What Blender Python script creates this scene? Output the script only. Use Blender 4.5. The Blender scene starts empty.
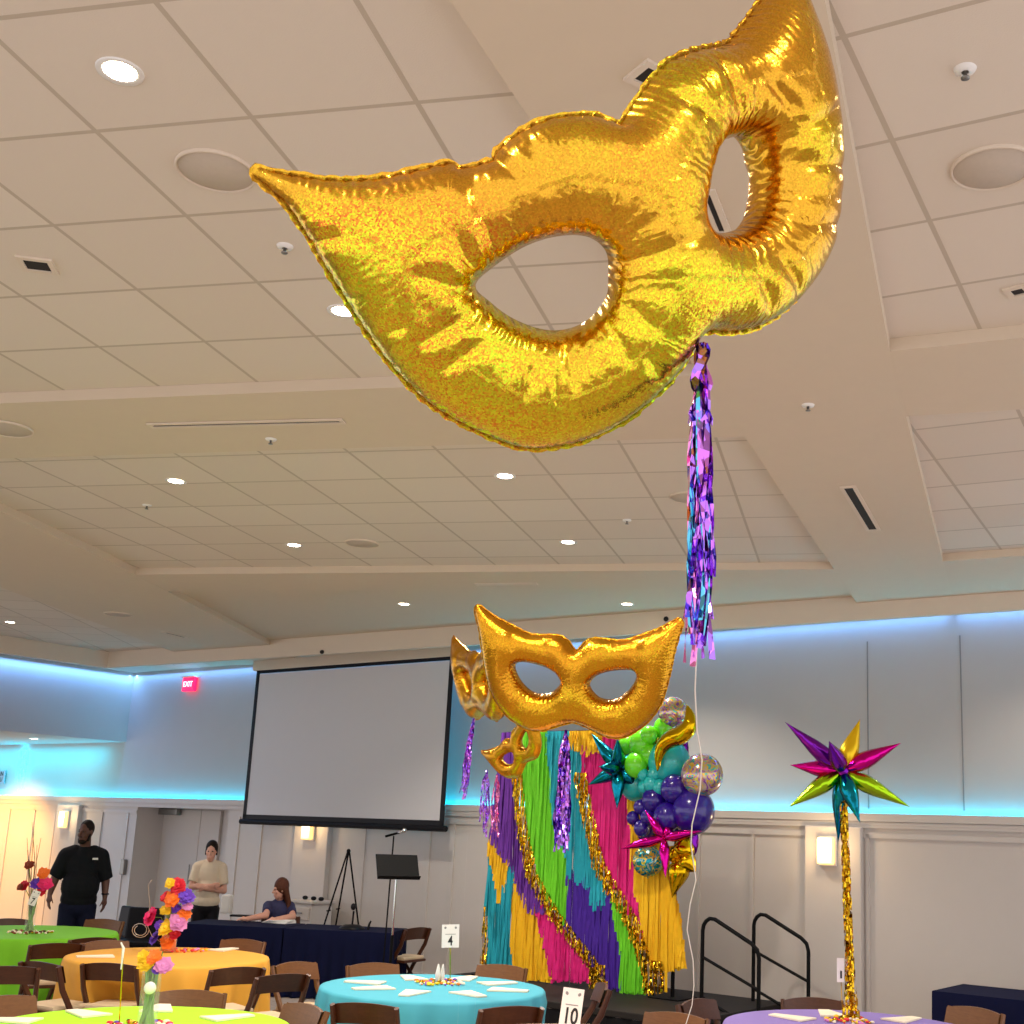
import bpy, bmesh, math, random
import numpy as np
from mathutils import Vector, Matrix
from mathutils.geometry import delaunay_2d_cdt
random.seed(7)
S = bpy.context.scene
COL = S.collection
PI = math.pi
# ------------------------------------------------------------------ camera
F, CX, CY = 1207.4, 610.2, 578.65
YAW, PITCH, ROLL, CZ = .206, .209, .037, 1.95
def cam_axes():
    f = np.array([-math.sin(YAW)*math.cos(PITCH), math.cos(YAW)*math.cos(PITCH), math.sin(PITCH)])
    r = np.array([math.cos(YAW), math.sin(YAW), 0]); u = np.cross(r, f)
    c, s = math.cos(ROLL), math.sin(ROLL)
    return np.array([r*c+u*s, -r*s+u*c, f])
AX = cam_axes(); CAM = np.array([0, 0, CZ])
def ray(x, y): return AX.T @ np.array([(x-CX)/F, -(y-CY)/F, 1.])
def onz(x, y, z):
    d = ray(x, y); return Vector(CAM + d*((z-CZ)/d[2]))
def onpl(x, y, p0, n):
    d = ray(x, y); n = np.array(n); return Vector(CAM + d*(np.dot(np.array(p0)-CAM, n)/np.dot(d, n)))
def atd(x, y, dep): return Vector(CAM + ray(x, y)*dep)      # point at a distance along the view axis
cd = bpy.data.cameras.new('camera'); co = bpy.data.objects.new('camera', cd); COL.objects.link(co)
m = Matrix.Identity(4)
for i in range(3):
    m[i][0] = AX[0][i]; m[i][1] = AX[1][i]; m[i][2] = -AX[2][i]; m[i][3] = CAM[i]
co.matrix_world = m
cd.sensor_width = 36; cd.lens = F/1024*36; cd.shift_x = (512-CX)/1024; cd.shift_y = (CY-512)/1024
cd.clip_start = .05
S.camera = co
S.view_settings.view_transform = 'Standard'; S.view_settings.look = 'None'
S.view_settings.gamma = 1; S.view_settings.exposure = .54; S.view_settings.use_curve_mapping = False

# ------------------------------------------------------------------ materials
def lin(c):
    if isinstance(c, str): c = tuple(int(c[i:i+2], 16)/255 for i in (0, 2, 4))
    return tuple((x/12.92 if x <= .04045 else ((x+.055)/1.055)**2.4) for x in c)
class NT:
    def __init__(s, mt): s.t = mt.node_tree; s.n = s.t.nodes
    def add(s, typ, ins=None, **kw):
        n = s.n.new(typ)
        for k, v in kw.items(): setattr(n, k, v)
        for k, v in (ins or {}).items(): s.put(n, k, v)
        return n
    def put(s, n, k, v):
        sock = n.inputs[k]
        if isinstance(v, bpy.types.NodeSocket): s.t.links.new(v, sock)
        elif isinstance(v, bpy.types.Node): s.t.links.new(v.outputs[0], sock)
        else: sock.default_value = v
    def math(s, op, a, b=0.0, c=None):
        n = s.add('ShaderNodeMath', operation=op); s.put(n, 0, a); s.put(n, 1, b)
        if c is not None: s.put(n, 2, c)
        return n.outputs[0]
def base_mat(name):
    mt = bpy.data.materials.new(name); mt.use_nodes = True
    t = NT(mt); b = t.n['Principled BSDF']; return mt, t, b
def mat(name, c, rough=.6, metal=0., noise=.06, scale=8., bump=0., sheen=0., emit=None, es=0., coat=0., trans=0.):
    mt, t, b = base_mat(name); c = lin(c)
    tc = t.add('ShaderNodeTexCoord')
    nz = t.add('ShaderNodeTexNoise', {'Vector': tc.outputs['Object'], 'Scale': scale, 'Detail': 4.})
    mix = t.add('ShaderNodeMix', data_type='RGBA')
    t.put(mix, 0, nz.outputs[0]); mix.inputs[6].default_value = (*[x*(1-noise) for x in c], 1)
    mix.inputs[7].default_value = (*[min(1, x*(1+noise)) for x in c], 1)
    t.put(b, 'Base Color', mix.outputs[2]); b.inputs['Roughness'].default_value = rough; b.inputs['Metallic'].default_value = metal
    b.inputs['Sheen Weight'].default_value = sheen; b.inputs['Coat Weight'].default_value = coat
    if trans: b.inputs['Transmission Weight'].default_value = trans
    if bump:
        bp = t.add('ShaderNodeBump', {'Strength': .5, 'Distance': bump, 'Height': nz.outputs[0]}); t.put(b, 'Normal', bp)
    if emit: b.inputs['Emission Color'].default_value = (*lin(emit), 1); b.inputs['Emission Strength'].default_value = es
    return mt
def tile_mat(name, T=.6096):
    mt, t, b = base_mat(name)
    tc = t.add('ShaderNodeTexCoord'); sp = t.add('ShaderNodeSeparateXYZ', {0: tc.outputs['Object']})
    def line(s):
        f = t.math('FRACT', t.math('DIVIDE', sp.outputs[s], T)); return t.math('GREATER_THAN', t.math('ABSOLUTE', t.math('SUBTRACT', f, .5)), .5-.0165)
    def line2(s):
        f = t.math('FRACT', t.math('DIVIDE', sp.outputs[s], T)); return t.math('GREATER_THAN', t.math('ABSOLUTE', t.math('SUBTRACT', f, .5)), .5-.026)
    bar = t.math('MAXIMUM', line(0), line(1)); rev = t.math('MAXIMUM', line2(0), line2(1))
    vo = t.add('ShaderNodeTexNoise', {'Vector': tc.outputs['Object'], 'Scale': 160., 'Detail': 2.})
    wn = t.add('ShaderNodeTexWhiteNoise', noise_dimensions='2D')
    fl = t.add('ShaderNodeVectorMath', operation='FLOOR'); dv = t.add('ShaderNodeVectorMath', {0: tc.outputs['Object'], 1: (T, T, T)}, operation='DIVIDE')
    t.put(fl, 0, dv); t.put(wn, 'Vector', fl)
    m1 = t.add('ShaderNodeMix', data_type='RGBA'); t.put(m1, 0, wn.outputs[0])
    m1.inputs[6].default_value = (*lin('d5c7b6'), 1); m1.inputs[7].default_value = (*lin('dacdbd'), 1)
    m2 = t.add('ShaderNodeMix', data_type='RGBA'); t.put(m2, 0, bar); t.put(m2, 6, m1.outputs[2]); m2.inputs[7].default_value = (*lin('bbac99'), 1)
    t.put(b, 'Base Color', m2.outputs[2]); b.inputs['Roughness'].default_value = .85
    h = t.math('ADD', t.math('MULTIPLY', rev, -1.), t.math('MULTIPLY', vo.outputs[0], .15))
    bp = t.add('ShaderNodeBump', {'Strength': .6, 'Distance': .008, 'Height': h}); t.put(b, 'Normal', bp)
    return mt
def foil(name, c, rough=.16, holo=0., cell=520., jit=.35, seam=False, patch=2.2):
    mt, t, b = base_mat(name); c = lin(c)
    tc = t.add('ShaderNodeTexCoord'); P = tc.outputs['Object']
    vo = t.add('ShaderNodeTexVoronoi', {'Vector': P, 'Scale': cell})
    b.inputs['Metallic'].default_value = 1.; b.inputs['Roughness'].default_value = rough
    if holo:  # diffraction glints painted into the base colour, fixed per glitter cell
        pn = t.add('ShaderNodeTexNoise', {'Vector': P, 'Scale': patch, 'Detail': 2., 'Distortion': 1.})
        rmp = t.add('ShaderNodeMapRange', {0: pn.outputs[0], 1: .42, 2: .62, 3: .015, 4: holo})
        sc = t.add('ShaderNodeSeparateColor', {0: vo.outputs['Color']})
        p2 = t.add('ShaderNodeTexNoise', {'Vector': P, 'Scale': patch*2.1, 'Detail': 1.})
        dh = t.math('ADD', t.math('SUBTRACT', sc.outputs[0], .36), t.math('MULTIPLY', t.math('SUBTRACT', p2.outputs[0], .42), 1.5))
        hs = t.add('ShaderNodeHueSaturation', {'Color': (*c, 1)})
        t.put(hs, 'Hue', t.math('ADD', .5, t.math('MULTIPLY', dh, rmp.outputs[0])))
        t.put(hs, 'Value', t.math('ADD', .86, t.math('MULTIPLY', sc.outputs[1], .34)))
        t.put(b, 'Base Color', hs)
    else: b.inputs['Base Color'].default_value = (*c, 1)
    geo = t.add('ShaderNodeNewGeometry'); N = geo.outputs['Normal']
    if seam:
        uv = t.add('ShaderNodeUVMap', uv_map='seam'); su = t.add('ShaderNodeSeparateXYZ', {0: uv})
        nz = t.add('ShaderNodeTexNoise', {'Vector': P, 'Scale': 9., 'Detail': 2.})
        w = t.math('SINE', t.math('ADD', t.math('MULTIPLY', su.outputs[0], 430.), t.math('MULTIPLY', nz.outputs[0], 26.)))
        fall = t.math('POWER', 2.718, t.math('MULTIPLY', su.outputs[1], -17.))
        cr = t.add('ShaderNodeTexNoise', {'Vector': P, 'Scale': 13., 'Detail': 3., 'Distortion': .9})
        h = t.math('ADD', t.math('MULTIPLY', t.math('MULTIPLY', w, fall), .55), t.math('MULTIPLY', cr.outputs[0], .8))
        N = t.add('ShaderNodeBump', {'Strength': .3, 'Distance': .006, 'Height': h}).outputs[0]
    if jit:
        v = t.add('ShaderNodeVectorMath', {0: vo.outputs['Color'], 1: (.5, .5, .5)}, operation='SUBTRACT')
        s2 = t.add('ShaderNodeVectorMath', {0: v.outputs[0], 'Scale': jit}, operation='SCALE')
        a = t.add('ShaderNodeVectorMath', {0: N, 1: s2.outputs[0]}, operation='ADD')
        N = t.add('ShaderNodeVectorMath', {0: a.outputs[0]}, operation='NORMALIZE').outputs[0]
    t.put(b, 'Normal', N)
    return mt
def wood(name, c1, c2, rough=.38):
    mt, t, b = base_mat(name)
    tc = t.add('ShaderNodeTexCoord'); mp = t.add('ShaderNodeMapping', {0: tc.outputs['Object'], 3: (3., 14., 14.)})
    nz = t.add('ShaderNodeTexNoise', {'Vector': mp, 'Scale': 4., 'Detail': 6., 'Distortion': 1.5})
    mix = t.add('ShaderNodeMix', data_type='RGBA'); t.put(mix, 0, nz.outputs[0])
    mix.inputs[6].default_value = (*lin(c1), 1); mix.inputs[7].default_value = (*lin(c2), 1)
    t.put(b, 'Base Color', mix.outputs[2]); b.inputs['Roughness'].default_value = rough
    return mt
def glass_mat(name, c='eef6f0'):
    mt, t, b = base_mat(name); b.inputs['Base Color'].default_value = (*lin(c), 1)
    b.inputs['Roughness'].default_value = .05; b.inputs['Alpha'].default_value = .09; b.inputs['Coat Weight'].default_value = .6
    return mt
def swirl_mat(name, cols, rough=.15):
    mt, t, b = base_mat(name); tc = t.add('ShaderNodeTexCoord')
    wv = t.add('ShaderNodeTexNoise', {'Vector': tc.outputs['Object'], 'Scale': 9., 'Detail': 1., 'Distortion': 2.2})
    r = t.add('ShaderNodeValToRGB', {0: wv.outputs[0]}); r.color_ramp.interpolation = 'CONSTANT'
    el = r.color_ramp.elements; n = len(cols)
    while len(el) < n: el.new(.5)
    for i, c in enumerate(cols): el[i].position = .28+.44*i/n if i else 0; el[i].color = (*lin(c), 1)
    t.put(b, 'Base Color', r.outputs[0]); b.inputs['Metallic'].default_value = .6; b.inputs['Roughness'].default_value = rough
    return mt
M = {
 'tile': tile_mat('ceiling tile'), 'gyp': mat('painted plasterboard', 'd2c1aa', .8, noise=.02), 'gyp2': mat('painted fascia', 'd8c8b4', .75, noise=.02),
 'wall': mat('grey wall fabric', 'bab5b1', .9, noise=.03, scale=3, bump=.001), 'wains': mat('painted wainscot', 'c9c1ba', .6, noise=.02),
 'door': mat('painted door', 'c6bcb2', .55, noise=.02), 'carpet': mat('patterned carpet', '9c908a', .95, noise=.35, scale=14, bump=.004),
 'black': mat('black satin metal', '060607', .6), 'blackcloth': mat('black stage cloth', '17171a', .9), 'stagetop': mat('dark stage deck', '292625', .7, noise=.12),
 'screen': mat('projection fabric', 'd3d2d4', .85, noise=.01), 'white': mat('white plastic', 'e8e4de', .5, noise=.02), 'grille': mat('speaker grille', 'c0b1a0', .8, noise=.05, scale=60),
 'dark': mat('dark slot', '201c1a', .8), 'greym': mat('grey metal', '8b8984', .35, metal=.8), 'chrome': mat('chrome', 'd0d0d0', .15, metal=1.),
 'wood': wood('dark walnut chair', '3a1d10', '5a3019'), 'wood_lit': wood('lit walnut chair', '5c3719', '81532a'), 'cush': mat('ivory cushion', 'd8bf9c', .7),  # second walnut is the chair wood painted lighter, for rails lit from the front
 'c_lime': mat('lime cloth', 'a6ee00', .8, noise=.05), 'c_green': mat('apple green cloth', '78c41c', .8, noise=.08), 'c_yel': mat('gold cloth', 'e8a838', .75, noise=.05),
 'c_blue': mat('turquoise cloth', '48aec4', .75, noise=.05), 'c_pur': mat('lavender cloth', '8a74bc', .75, noise=.05), 'c_peach': mat('peach cloth', 'dcb49c', .75, noise=.05), 'c_navy': mat('navy cloth', '0b1030', .9, noise=.1),
 'nap': mat('ivory napkin', 'f3e6cc', .8), 'card': mat('white card', 'f2eae2', .6, noise=.01), 'ink': mat('black ink', '1d1a1a', .6), 'inkg': mat('grey ink', '8a8582', .6),
 'gold': foil('holographic gold foil', 'd69c2e', .2, holo=.15, cell=430., jit=.085, seam=True), 'gold2': foil('gold glitter foil', 'cf8e22', .22, holo=.06, cell=260., jit=.2, seam=True),
 'goldf': foil('gold tinsel', 'f0c22a', .18, jit=.9, cell=40.), 'goldp': foil('plain gold foil', 'e0b312', .14, jit=.12, cell=30.),
 'purf': foil('violet metallic fringe', 'a878e6', .18, holo=.12, jit=.8, cell=70.), 'pinkf': foil('pink metallic fringe', 'f08cc8', .2, jit=.8, cell=70.), 'tealf': foil('aqua metallic fringe', '62b8d8', .2, jit=.8, cell=70.),
 'f_mag': foil('magenta foil', 'd0128e', .16, jit=.14, cell=26.), 'f_pur': foil('violet foil', '7a1fa0', .16, jit=.14, cell=26.), 'f_lime': foil('lime foil', 'a0cc1e', .16, jit=.14, cell=26.), 'f_teal': foil('teal foil', '12849a', .18, jit=.14, cell=26.),
 'f_yel': mat('yellow foil', 'f0c810', .25, metal=.6),
 't_pur': mat('purple tissue', '6b2c9e', .8, noise=.2, scale=20), 't_vio': mat('deep violet tissue', '44189a', .8, noise=.2, scale=20), 't_yel': mat('yellow tissue', 'f7bd08', .8, noise=.12, scale=20), 't_green': mat('green tissue', '6cd21c', .8, noise=.12, scale=20),
 't_teal': mat('teal tissue', '18a6ba', .8, noise=.14, scale=20), 't_pink': mat('hot pink tissue', 'e0147e', .8, noise=.14, scale=20),
 'b_green': mat('lime latex', '6ce01c', .25, coat=.5), 'b_teal': mat('teal latex', '1fb3b3', .25, coat=.5), 'b_pur': mat('purple latex', '280a80', .22, coat=.5),
 'orb': swirl_mat('confetti orb', ['3aa0b4', 'd8b04a', '9a58b8', 'c9b8a8', 'e8c23c', '5fc0b4']), 'orb2': swirl_mat('swirl orb', ['148c9c', 'e0c040', '1f98a4', '9fb8b0']),
 'skin_d': mat('dark skin', '5b382a', .5), 'skin_l': mat('light skin', 'd69d86', .5), 'hair': mat('dark hair', '1d1512', .6), 'hairb': mat('brown hair', '5a3526', .6, noise=.35, scale=40, bump=.01),
 'shirtk': mat('black polo', '131519', .8), 'navyp': mat('navy trousers', '12162c', .8), 'shirtc': mat('cream shirt', 'dccab0', .8), 'shirtn': mat('navy print top', '2a2a50', .8, noise=.4, scale=30), 'eye': mat('eye', '0c0a0a', .3),
 'stem': mat('green stems', '6f9440', .6, noise=.45, scale=60), 'glass': glass_mat('vase glass'), 'twig': mat('brown twig', '4a3420', .7), 'willow': mat('pale wire', 'c8bdb0', .35, metal=.6),
 'fl_red': mat('red bloom', 'd81e34', .6), 'fl_pink': mat('hot pink bloom', 'ee2a72', .6), 'fl_org': mat('orange bloom', 'f8781a', .6), 'fl_yel': mat('yellow bloom', 'f4c81e', .6), 'fl_pur': mat('purple bloom', '6a3ac0', .6), 'fl_lil': mat('lilac bloom', 'd884c0', .6), 'fl_rust': mat('rust bloom', '8e3a20', .6),
 'lamp': mat('lamp lens', 'ffffff', .5, emit='fff3dd', es=14), 'sconce': mat('sconce glass', 'fff0d0', .4, emit='ffc060', es=1.15), 'exit': mat('exit sign face', 'e01840', .4, emit='ff1048', es=1.6),
 'ribbon': mat('white curling ribbon', 'efe6dc', .3), 'paper': mat('white paper', 'ece9e2', .7), 'blackp': mat('black plastic', '18171a', .45), 'wine': mat('maroon cloth', '6a1c24', .7),
}
for k_ in ('black', 'blackp', 'blackcloth', 'c_navy', 'stagetop', 'shirtk', 'navyp', 'hair', 'hairb'): M[k_].node_tree.nodes['Principled BSDF'].inputs['Specular IOR Level'].default_value = .15
# ------------------------------------------------------------------ mesh builder
def frame_of(d):
    d = Vector(d).normalized(); a = Vector((0, 0, 1)) if abs(d.z) < .95 else Vector((1, 0, 0))
    x = a.cross(d).normalized(); return x, d.cross(x)
class MB:
    def __init__(s): s.v = []; s.f = []; s.mi = []; s.cur = 0
    def face(s, ids): s.f.append(tuple(ids)); s.mi.append(s.cur)
    def pts(s, ps): k = len(s.v); s.v += [Vector(p) for p in ps]; return list(range(k, k+len(ps)))
    def poly(s, ps): s.face(s.pts(ps)); return s
    def box(s, c, d, R=None):
        c = Vector(c); R = R or Matrix.Identity(3); h = [x/2 for x in d]
        i = s.pts([c + R @ Vector((sx*h[0], sy*h[1], sz*h[2])) for sx in (-1, 1) for sy in (-1, 1) for sz in (-1, 1)])
        for q in ((0, 1, 3, 2), (4, 6, 7, 5), (0, 4, 5, 1), (2, 3, 7, 6), (0, 2, 6, 4), (1, 5, 7, 3)): s.face([i[k] for k in q])
        return s
    def rbox(s, c, d, b=.01, R=None):
        bm = bmesh.new(); bmesh.ops.create_cube(bm, size=1)
        for v in bm.verts: v.co = Vector((v.co.x*d[0], v.co.y*d[1], v.co.z*d[2]))
        bmesh.ops.bevel(bm, geom=bm.edges[:], offset=min(b, min(d)*.45), segments=2, affect='EDGES', profile=.6)
        R = R or Matrix.Identity(3); bm.verts.index_update(); k = len(s.v)
        s.v += [Vector(c)+R @ v.co for v in bm.verts]
        for f in bm.faces: s.face([k+v.index for v in f.verts])
        bm.free(); return s
    def prism(s, poly, z0, z1):
        n = len(poly); a = s.pts([(p[0], p[1], z0) for p in poly]); b = s.pts([(p[0], p[1], z1) for p in poly])
        s.face(a[::-1]); s.face(b)
        for i in range(n): s.face([a[i], a[(i+1) % n], b[(i+1) % n], b[i]])
        return s
    def tube(s, ps, r, seg=8, cap=True, flat=1.):
        ps = [Vector(p) for p in ps]; n = len(ps); rr = r if hasattr(r, '__len__') else [r]*n; prev = None; ux = None
        for i, p in enumerate(ps):
            d = (ps[min(i+1, n-1)]-ps[max(i-1, 0)])
            if d.length < 1e-9: d = Vector((0, 0, 1))
            d.normalize()
            if ux is None: ux, uy = frame_of(d)
            else:
                ux = (ux-d*ux.dot(d))
                ux = ux.normalized() if ux.length > 1e-6 else frame_of(d)[0]
                uy = d.cross(ux)
            ring = s.pts([p+ux*(math.cos(2*PI*k/seg)*rr[i])+uy*(math.sin(2*PI*k/seg)*rr[i]*flat) for k in range(seg)])
            if prev:
                for k in range(seg): s.face([prev[k], prev[(k+1) % seg], ring[(k+1) % seg], ring[k]])
            elif cap: s.face(ring[::-1])
            prev = ring
        if cap: s.face(prev)
        return s
    def ell(s, c, r, R=None, seg=14, rings=9):
        c = Vector(c); R = R or Matrix.Identity(3); r = r if hasattr(r, '__len__') else (r, r, r)
        top = s.pts([c+R @ Vector((0, 0, r[2]))])[0]; bot = s.pts([c-R @ Vector((0, 0, r[2]))])[0]; prev = None
        for i in range(1, rings):
            a = PI*i/rings
            ring = s.pts([c+R @ Vector((r[0]*math.sin(a)*math.cos(2*PI*k/seg), r[1]*math.sin(a)*math.sin(2*PI*k/seg), r[2]*math.cos(a))) for k in range(seg)])
            for k in range(seg):
                k2 = (k+1) % seg
                if prev: s.face([prev[k], ring[k], ring[k2], prev[k2]])
                else: s.face([top, ring[k], ring[k2]])
            prev = ring
        for k in range(seg): s.face([prev[k], bot, prev[(k+1) % seg]])
        return s
    def lathe(s, prof, c=(0, 0, 0), seg=32):
        c = Vector(c); prev = None
        for (r, z) in prof:
            ring = s.pts([c+Vector((r*math.cos(2*PI*k/seg), r*math.sin(2*PI*k/seg), z)) for k in range(seg)])
            if prev:
                for k in range(seg): s.face([prev[k], prev[(k+1) % seg], ring[(k+1) % seg], ring[k]])
            prev = ring
        return s
    def caps(s, a, b, ra, rb, seg=12):          # tapered capsule
        a, b = Vector(a), Vector(b); s.tube([a, b], [ra, rb], seg); s.ell(a, ra, seg=seg, rings=8); s.ell(b, rb, seg=seg, rings=8); return s
    def ribbon(s, ps, w, d):                     # flat strip, w = half width vector
        prev = None
        for i, p in enumerate(ps):
            ww = w[i] if isinstance(w, list) else w
            r = s.pts([Vector(p)-ww, Vector(p)+ww])
            if prev: s.face([prev[0], prev[1], r[1], r[0]])
            prev = r
        return s
    def build(s, name, mt, parent=None, smooth=False, world=False, label=None):
        me = bpy.data.meshes.new(name); vs = s.v
        if world and parent is not None:
            inv = parent.matrix_basis.inverted(); vs = [inv @ v for v in vs]
        me.from_pydata([tuple(v) for v in vs], [], s.f)
        for q in (mt if isinstance(mt, (list, tuple)) else [mt]): me.materials.append(M[q] if isinstance(q, str) else q)
        me.polygons.foreach_set('material_index', s.mi)
        me.polygons.foreach_set('use_smooth', [bool(smooth)]*len(s.f)); me.update()
        if smooth and smooth != 'all':
            try: me.set_sharp_from_angle(angle=math.radians(40))
            except Exception: pass
        o = bpy.data.objects.new(name, me); COL.objects.link(o)
        if parent is not None: o.parent = parent
        if label: o['label'] = label
        return o
def tag(o, label, cat, group=None, kind=None):
    o['label'] = label; o['category'] = cat
    if group: o['group'] = group
    if kind: o['kind'] = kind
    return o
def thing(name, label, cat, loc=(0, 0, 0), rz=0., group=None):
    o = bpy.data.objects.new(name, None); COL.objects.link(o); o.empty_display_size = .05
    o.matrix_basis = Matrix.Translation(Vector(loc)) @ Matrix.Rotation(rz, 4, 'Z')
    return tag(o, label, cat, group)
def struct(o): o['kind'] = 'structure'; return o
def dup(root, loc, rz, label, group=None):
    r = root.copy(); COL.objects.link(r); r.matrix_basis = Matrix.Translation(Vector(loc)) @ Matrix.Rotation(rz, 4, 'Z'); r['label'] = label
    if group: r['group'] = group
    for ch in [o for o in bpy.data.objects if o.parent == root]:
        c = ch.copy(); COL.objects.link(c); c.parent = r
        for g in [o for o in bpy.data.objects if o.parent == ch]:
            d = g.copy(); COL.objects.link(d); d.parent = c
    return r
def rotz(a): return Matrix.Rotation(a, 3, 'Z')
def text_mesh(txt, size, depth=.002):
    cu = bpy.data.curves.new('t', 'FONT'); cu.body = txt; cu.size = size; cu.extrude = depth/2; cu.offset = size*.022; cu.align_x = 'CENTER'; cu.align_y = 'CENTER'
    o = bpy.data.objects.new('t', cu); COL.objects.link(o); dg = bpy.context.evaluated_depsgraph_get()
    me = bpy.data.meshes.new_from_object(o.evaluated_get(dg)); bpy.data.objects.remove(o); bpy.data.curves.remove(cu); return me
# ------------------------------------------------------------------ room shell
ZT, ZB = CZ+2.408, CZ+2.34          # tile level and underside of the dropped beams
AW = math.radians(24)
W0 = Vector((-.18, 12.98, 0)); UW = Vector((math.cos(AW), -math.sin(AW), 0)); NW = Vector((-math.sin(AW), -math.cos(AW), 0)); RW = rotz(-AW)
ZL = 2.26                            # ledge height
def wp(x, y, off=0.): return onpl(x, y, W0+NW*off, NW)
def ws(p): return (p-W0).dot(UW)
def wpt(s, off, z): q = W0+UW*s+NW*off; return Vector((q.x, q.y, z))
struct(MB().poly([(-19, -1.5, 0), (5, -1.5, 0), (5, 27, 0), (-19, 27, 0)]).build('floor', 'carpet'))
V2 = lambda v: (v.x, v.y)
# beams (dropped soffits)
def ext(a, b, y):
    t = (y-a[1])/(b[1]-a[1]); return (a[0]+(b[0]-a[0])*t, y)
rl0, rl1 = V2(onz(450, 0, ZB)), V2(onz(848, 590, ZB)); rr0, rr1, rr2 = V2(onz(825, 0, ZB)), V2(onz(890, 353, ZB)), V2(onz(950, 590, ZB))
YE = 12.6
RB = [ext(rl0, rl1, .8), ext(rl0, rl1, YE), ext(rr1, rr2, YE), rr1, ext(rr0, rr1, .8)]
struct(MB().prism(RB, ZB, ZT+.05).build('ceiling_beam', 'gyp'))
ll1, ll2, ll3 = V2(onz(0, 511, ZB)), V2(onz(111, 562, ZB)), V2(onz(270, 645, ZB)); lo1, lo2 = V2(onz(0, 587, ZB)), V2(onz(166, 649, ZB))
LBm = [ext(ll1, ll2, 2.), ll1, ll2, ll3, ext(ll2, ll3, 16.6), ext(lo1, lo2, 17.), lo1, ext(lo1, lo2, 2.)]
struct(MB().prism(LBm, ZB, ZT+.05).build('ceiling_beam', 'gyp'))
n0 = onz(257, 393.5, ZB).y; n1 = onz(250, 451.5, ZB).y
struct(MB().prism([(-9, n0), (-.5, n0), (-.5, n1), (-9, n1)], ZB+.002, ZT+.05).build('ceiling_beam', 'gyp'))
f0 = onz(500, 572, ZB).y; f1 = onz(500, 590, ZB).y
struct(MB().prism([(-8, f0), (0, f0), (0, f1), (-8, f1)], ZB+.002, ZT+.05).build('ceiling_beam', 'gyp'))
a, b, c, d = [V2(onz(*q, ZB)) for q in ((886, 352), (1024, 338), (1024, 409.5), (902, 417))]
def ex(p, q, x): t = (x-p[0])/(q[0]-p[0]); return (x, p[1]+(q[1]-p[1])*t)
struct(MB().prism([ex(a, b, .1), ex(a, b, 5), ex(d, c, 5), ex(d, c, .1)], ZB+.002, ZT+.05).build('ceiling_beam', 'gyp'))
a, b = V2(onz(950, 561, ZB)), V2(onz(1024, 556, ZB))
FA, FB = onz(270, 640, ZT), onz(1024, 584, ZT)          # foot of the far fascia on the ceiling
fd = (FB-FA); fd.z = 0; fd.normalize()
RBF = [ex(a, b, .5), ex(a, b, 5), (5, 10.1), (.5, 11.9)]
struct(MB().prism(RBF, ZB+.002, ZT+.05).build('ceiling_beam', 'gyp'))
# tiled ceilings, each bay on its own grid
def tiles(poly, org, az, mt='tile', name='ceiling'):
    R = rotz(-az); o = MB().poly([R.transposed() @ (Vector((p[0], p[1], 0))-Vector((org[0], org[1], 0))) for p in poly]).build(name, mt)
    o.location = (org[0], org[1], ZT); o.rotation_euler = (0, 0, -az); return struct(o)
midR = [(-.62, -.5), (.25, f1)]; midL = [(-7.8, -.5), (-8.4, 10.8)]
tiles([(-7.8, -.5), (-.7, -.5), (-.15, 6), (.4, f1-.3), (-8.4, f1-.3), (-7.6, 6)], (-2.063, 3.457), 0)
tiles([(-.7, -.5), (5, -.5), (5, 10.4), (.4, 11.6), (.4, f1-.3), (-.15, 6)], (-.029, 3.322), math.radians(15.1))
tiles([(-7.8, -.5), (-7.6, 6), (-8.4, 11), (-9.2, 17.5), (-14, 17.5), (-14, -.5)], (-9., 11.), math.radians(-15), 'tile')
tiles([(-8.4, f1-.3), (.4, f1-.3), (.4, 11.6), (5, 10.4), (5, 12.5), (.3, 14), (-9.2, 18.5), (-9.2, 17.5), (-8.4, 11)], (0, 0), 0, 'gyp')
tiles([(-9.2, 17.5), (-9.2, 18.5), (-14, 20.6), (-14, 17.5)], (0, 0), 0, 'gyp')
# far fascia with the corner and the left return
CR = onz(121, 654, ZT); tt = (CR-FA).dot(fd); CR = FA+fd*tt; FZ = ZT-.24
nF = Vector((fd.y, -fd.x, 0))
if nF.y > 0: nF = -nF
FR = FB+fd*4
def bar(p, q, th, z0, z1, name, mt, nrm):
    p, q = Vector(p), Vector(q); return MB().prism([V2(p), V2(q), V2(q-nrm*th), V2(p-nrm*th)], z0, z1).build(name, mt)
struct(bar(CR, FR, .06, FZ, ZT, 'trim_1', 'gyp2', nF))
LD = (onz(0, 635, ZT)-CR); LD.z = 0; LD.normalize(); LD = -nF*-1 if LD.length < .1 else LD
LN = Vector((-LD.y, LD.x, 0)); LN = LN if LN.x > 0 else -LN
LR = CR+LD*9
struct(bar(CR, LR, .06, FZ, ZT, 'trim_2', 'gyp2', LN))
# back wall: upper fabric wall set back behind the ledge, wainscot in front
sL, sR = -21., 6.
WO = -.16
MBw = MB()
struct(MB().poly([wpt(sL, WO, ZL-.12), wpt(sR, WO, ZL-.12), wpt(sR, WO, ZT), wpt(sL, WO, ZT)]).build('wall_back', 'wall'))
sm = MB()
for px in (868, 962): q = ws(wp(px, 720, WO)); sm.box(wpt(q, WO+.003, (ZL+FZ)/2), (.012, .006, FZ-ZL-.1), RW)
struct(sm.build('trim_3', 'inkg'))
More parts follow.
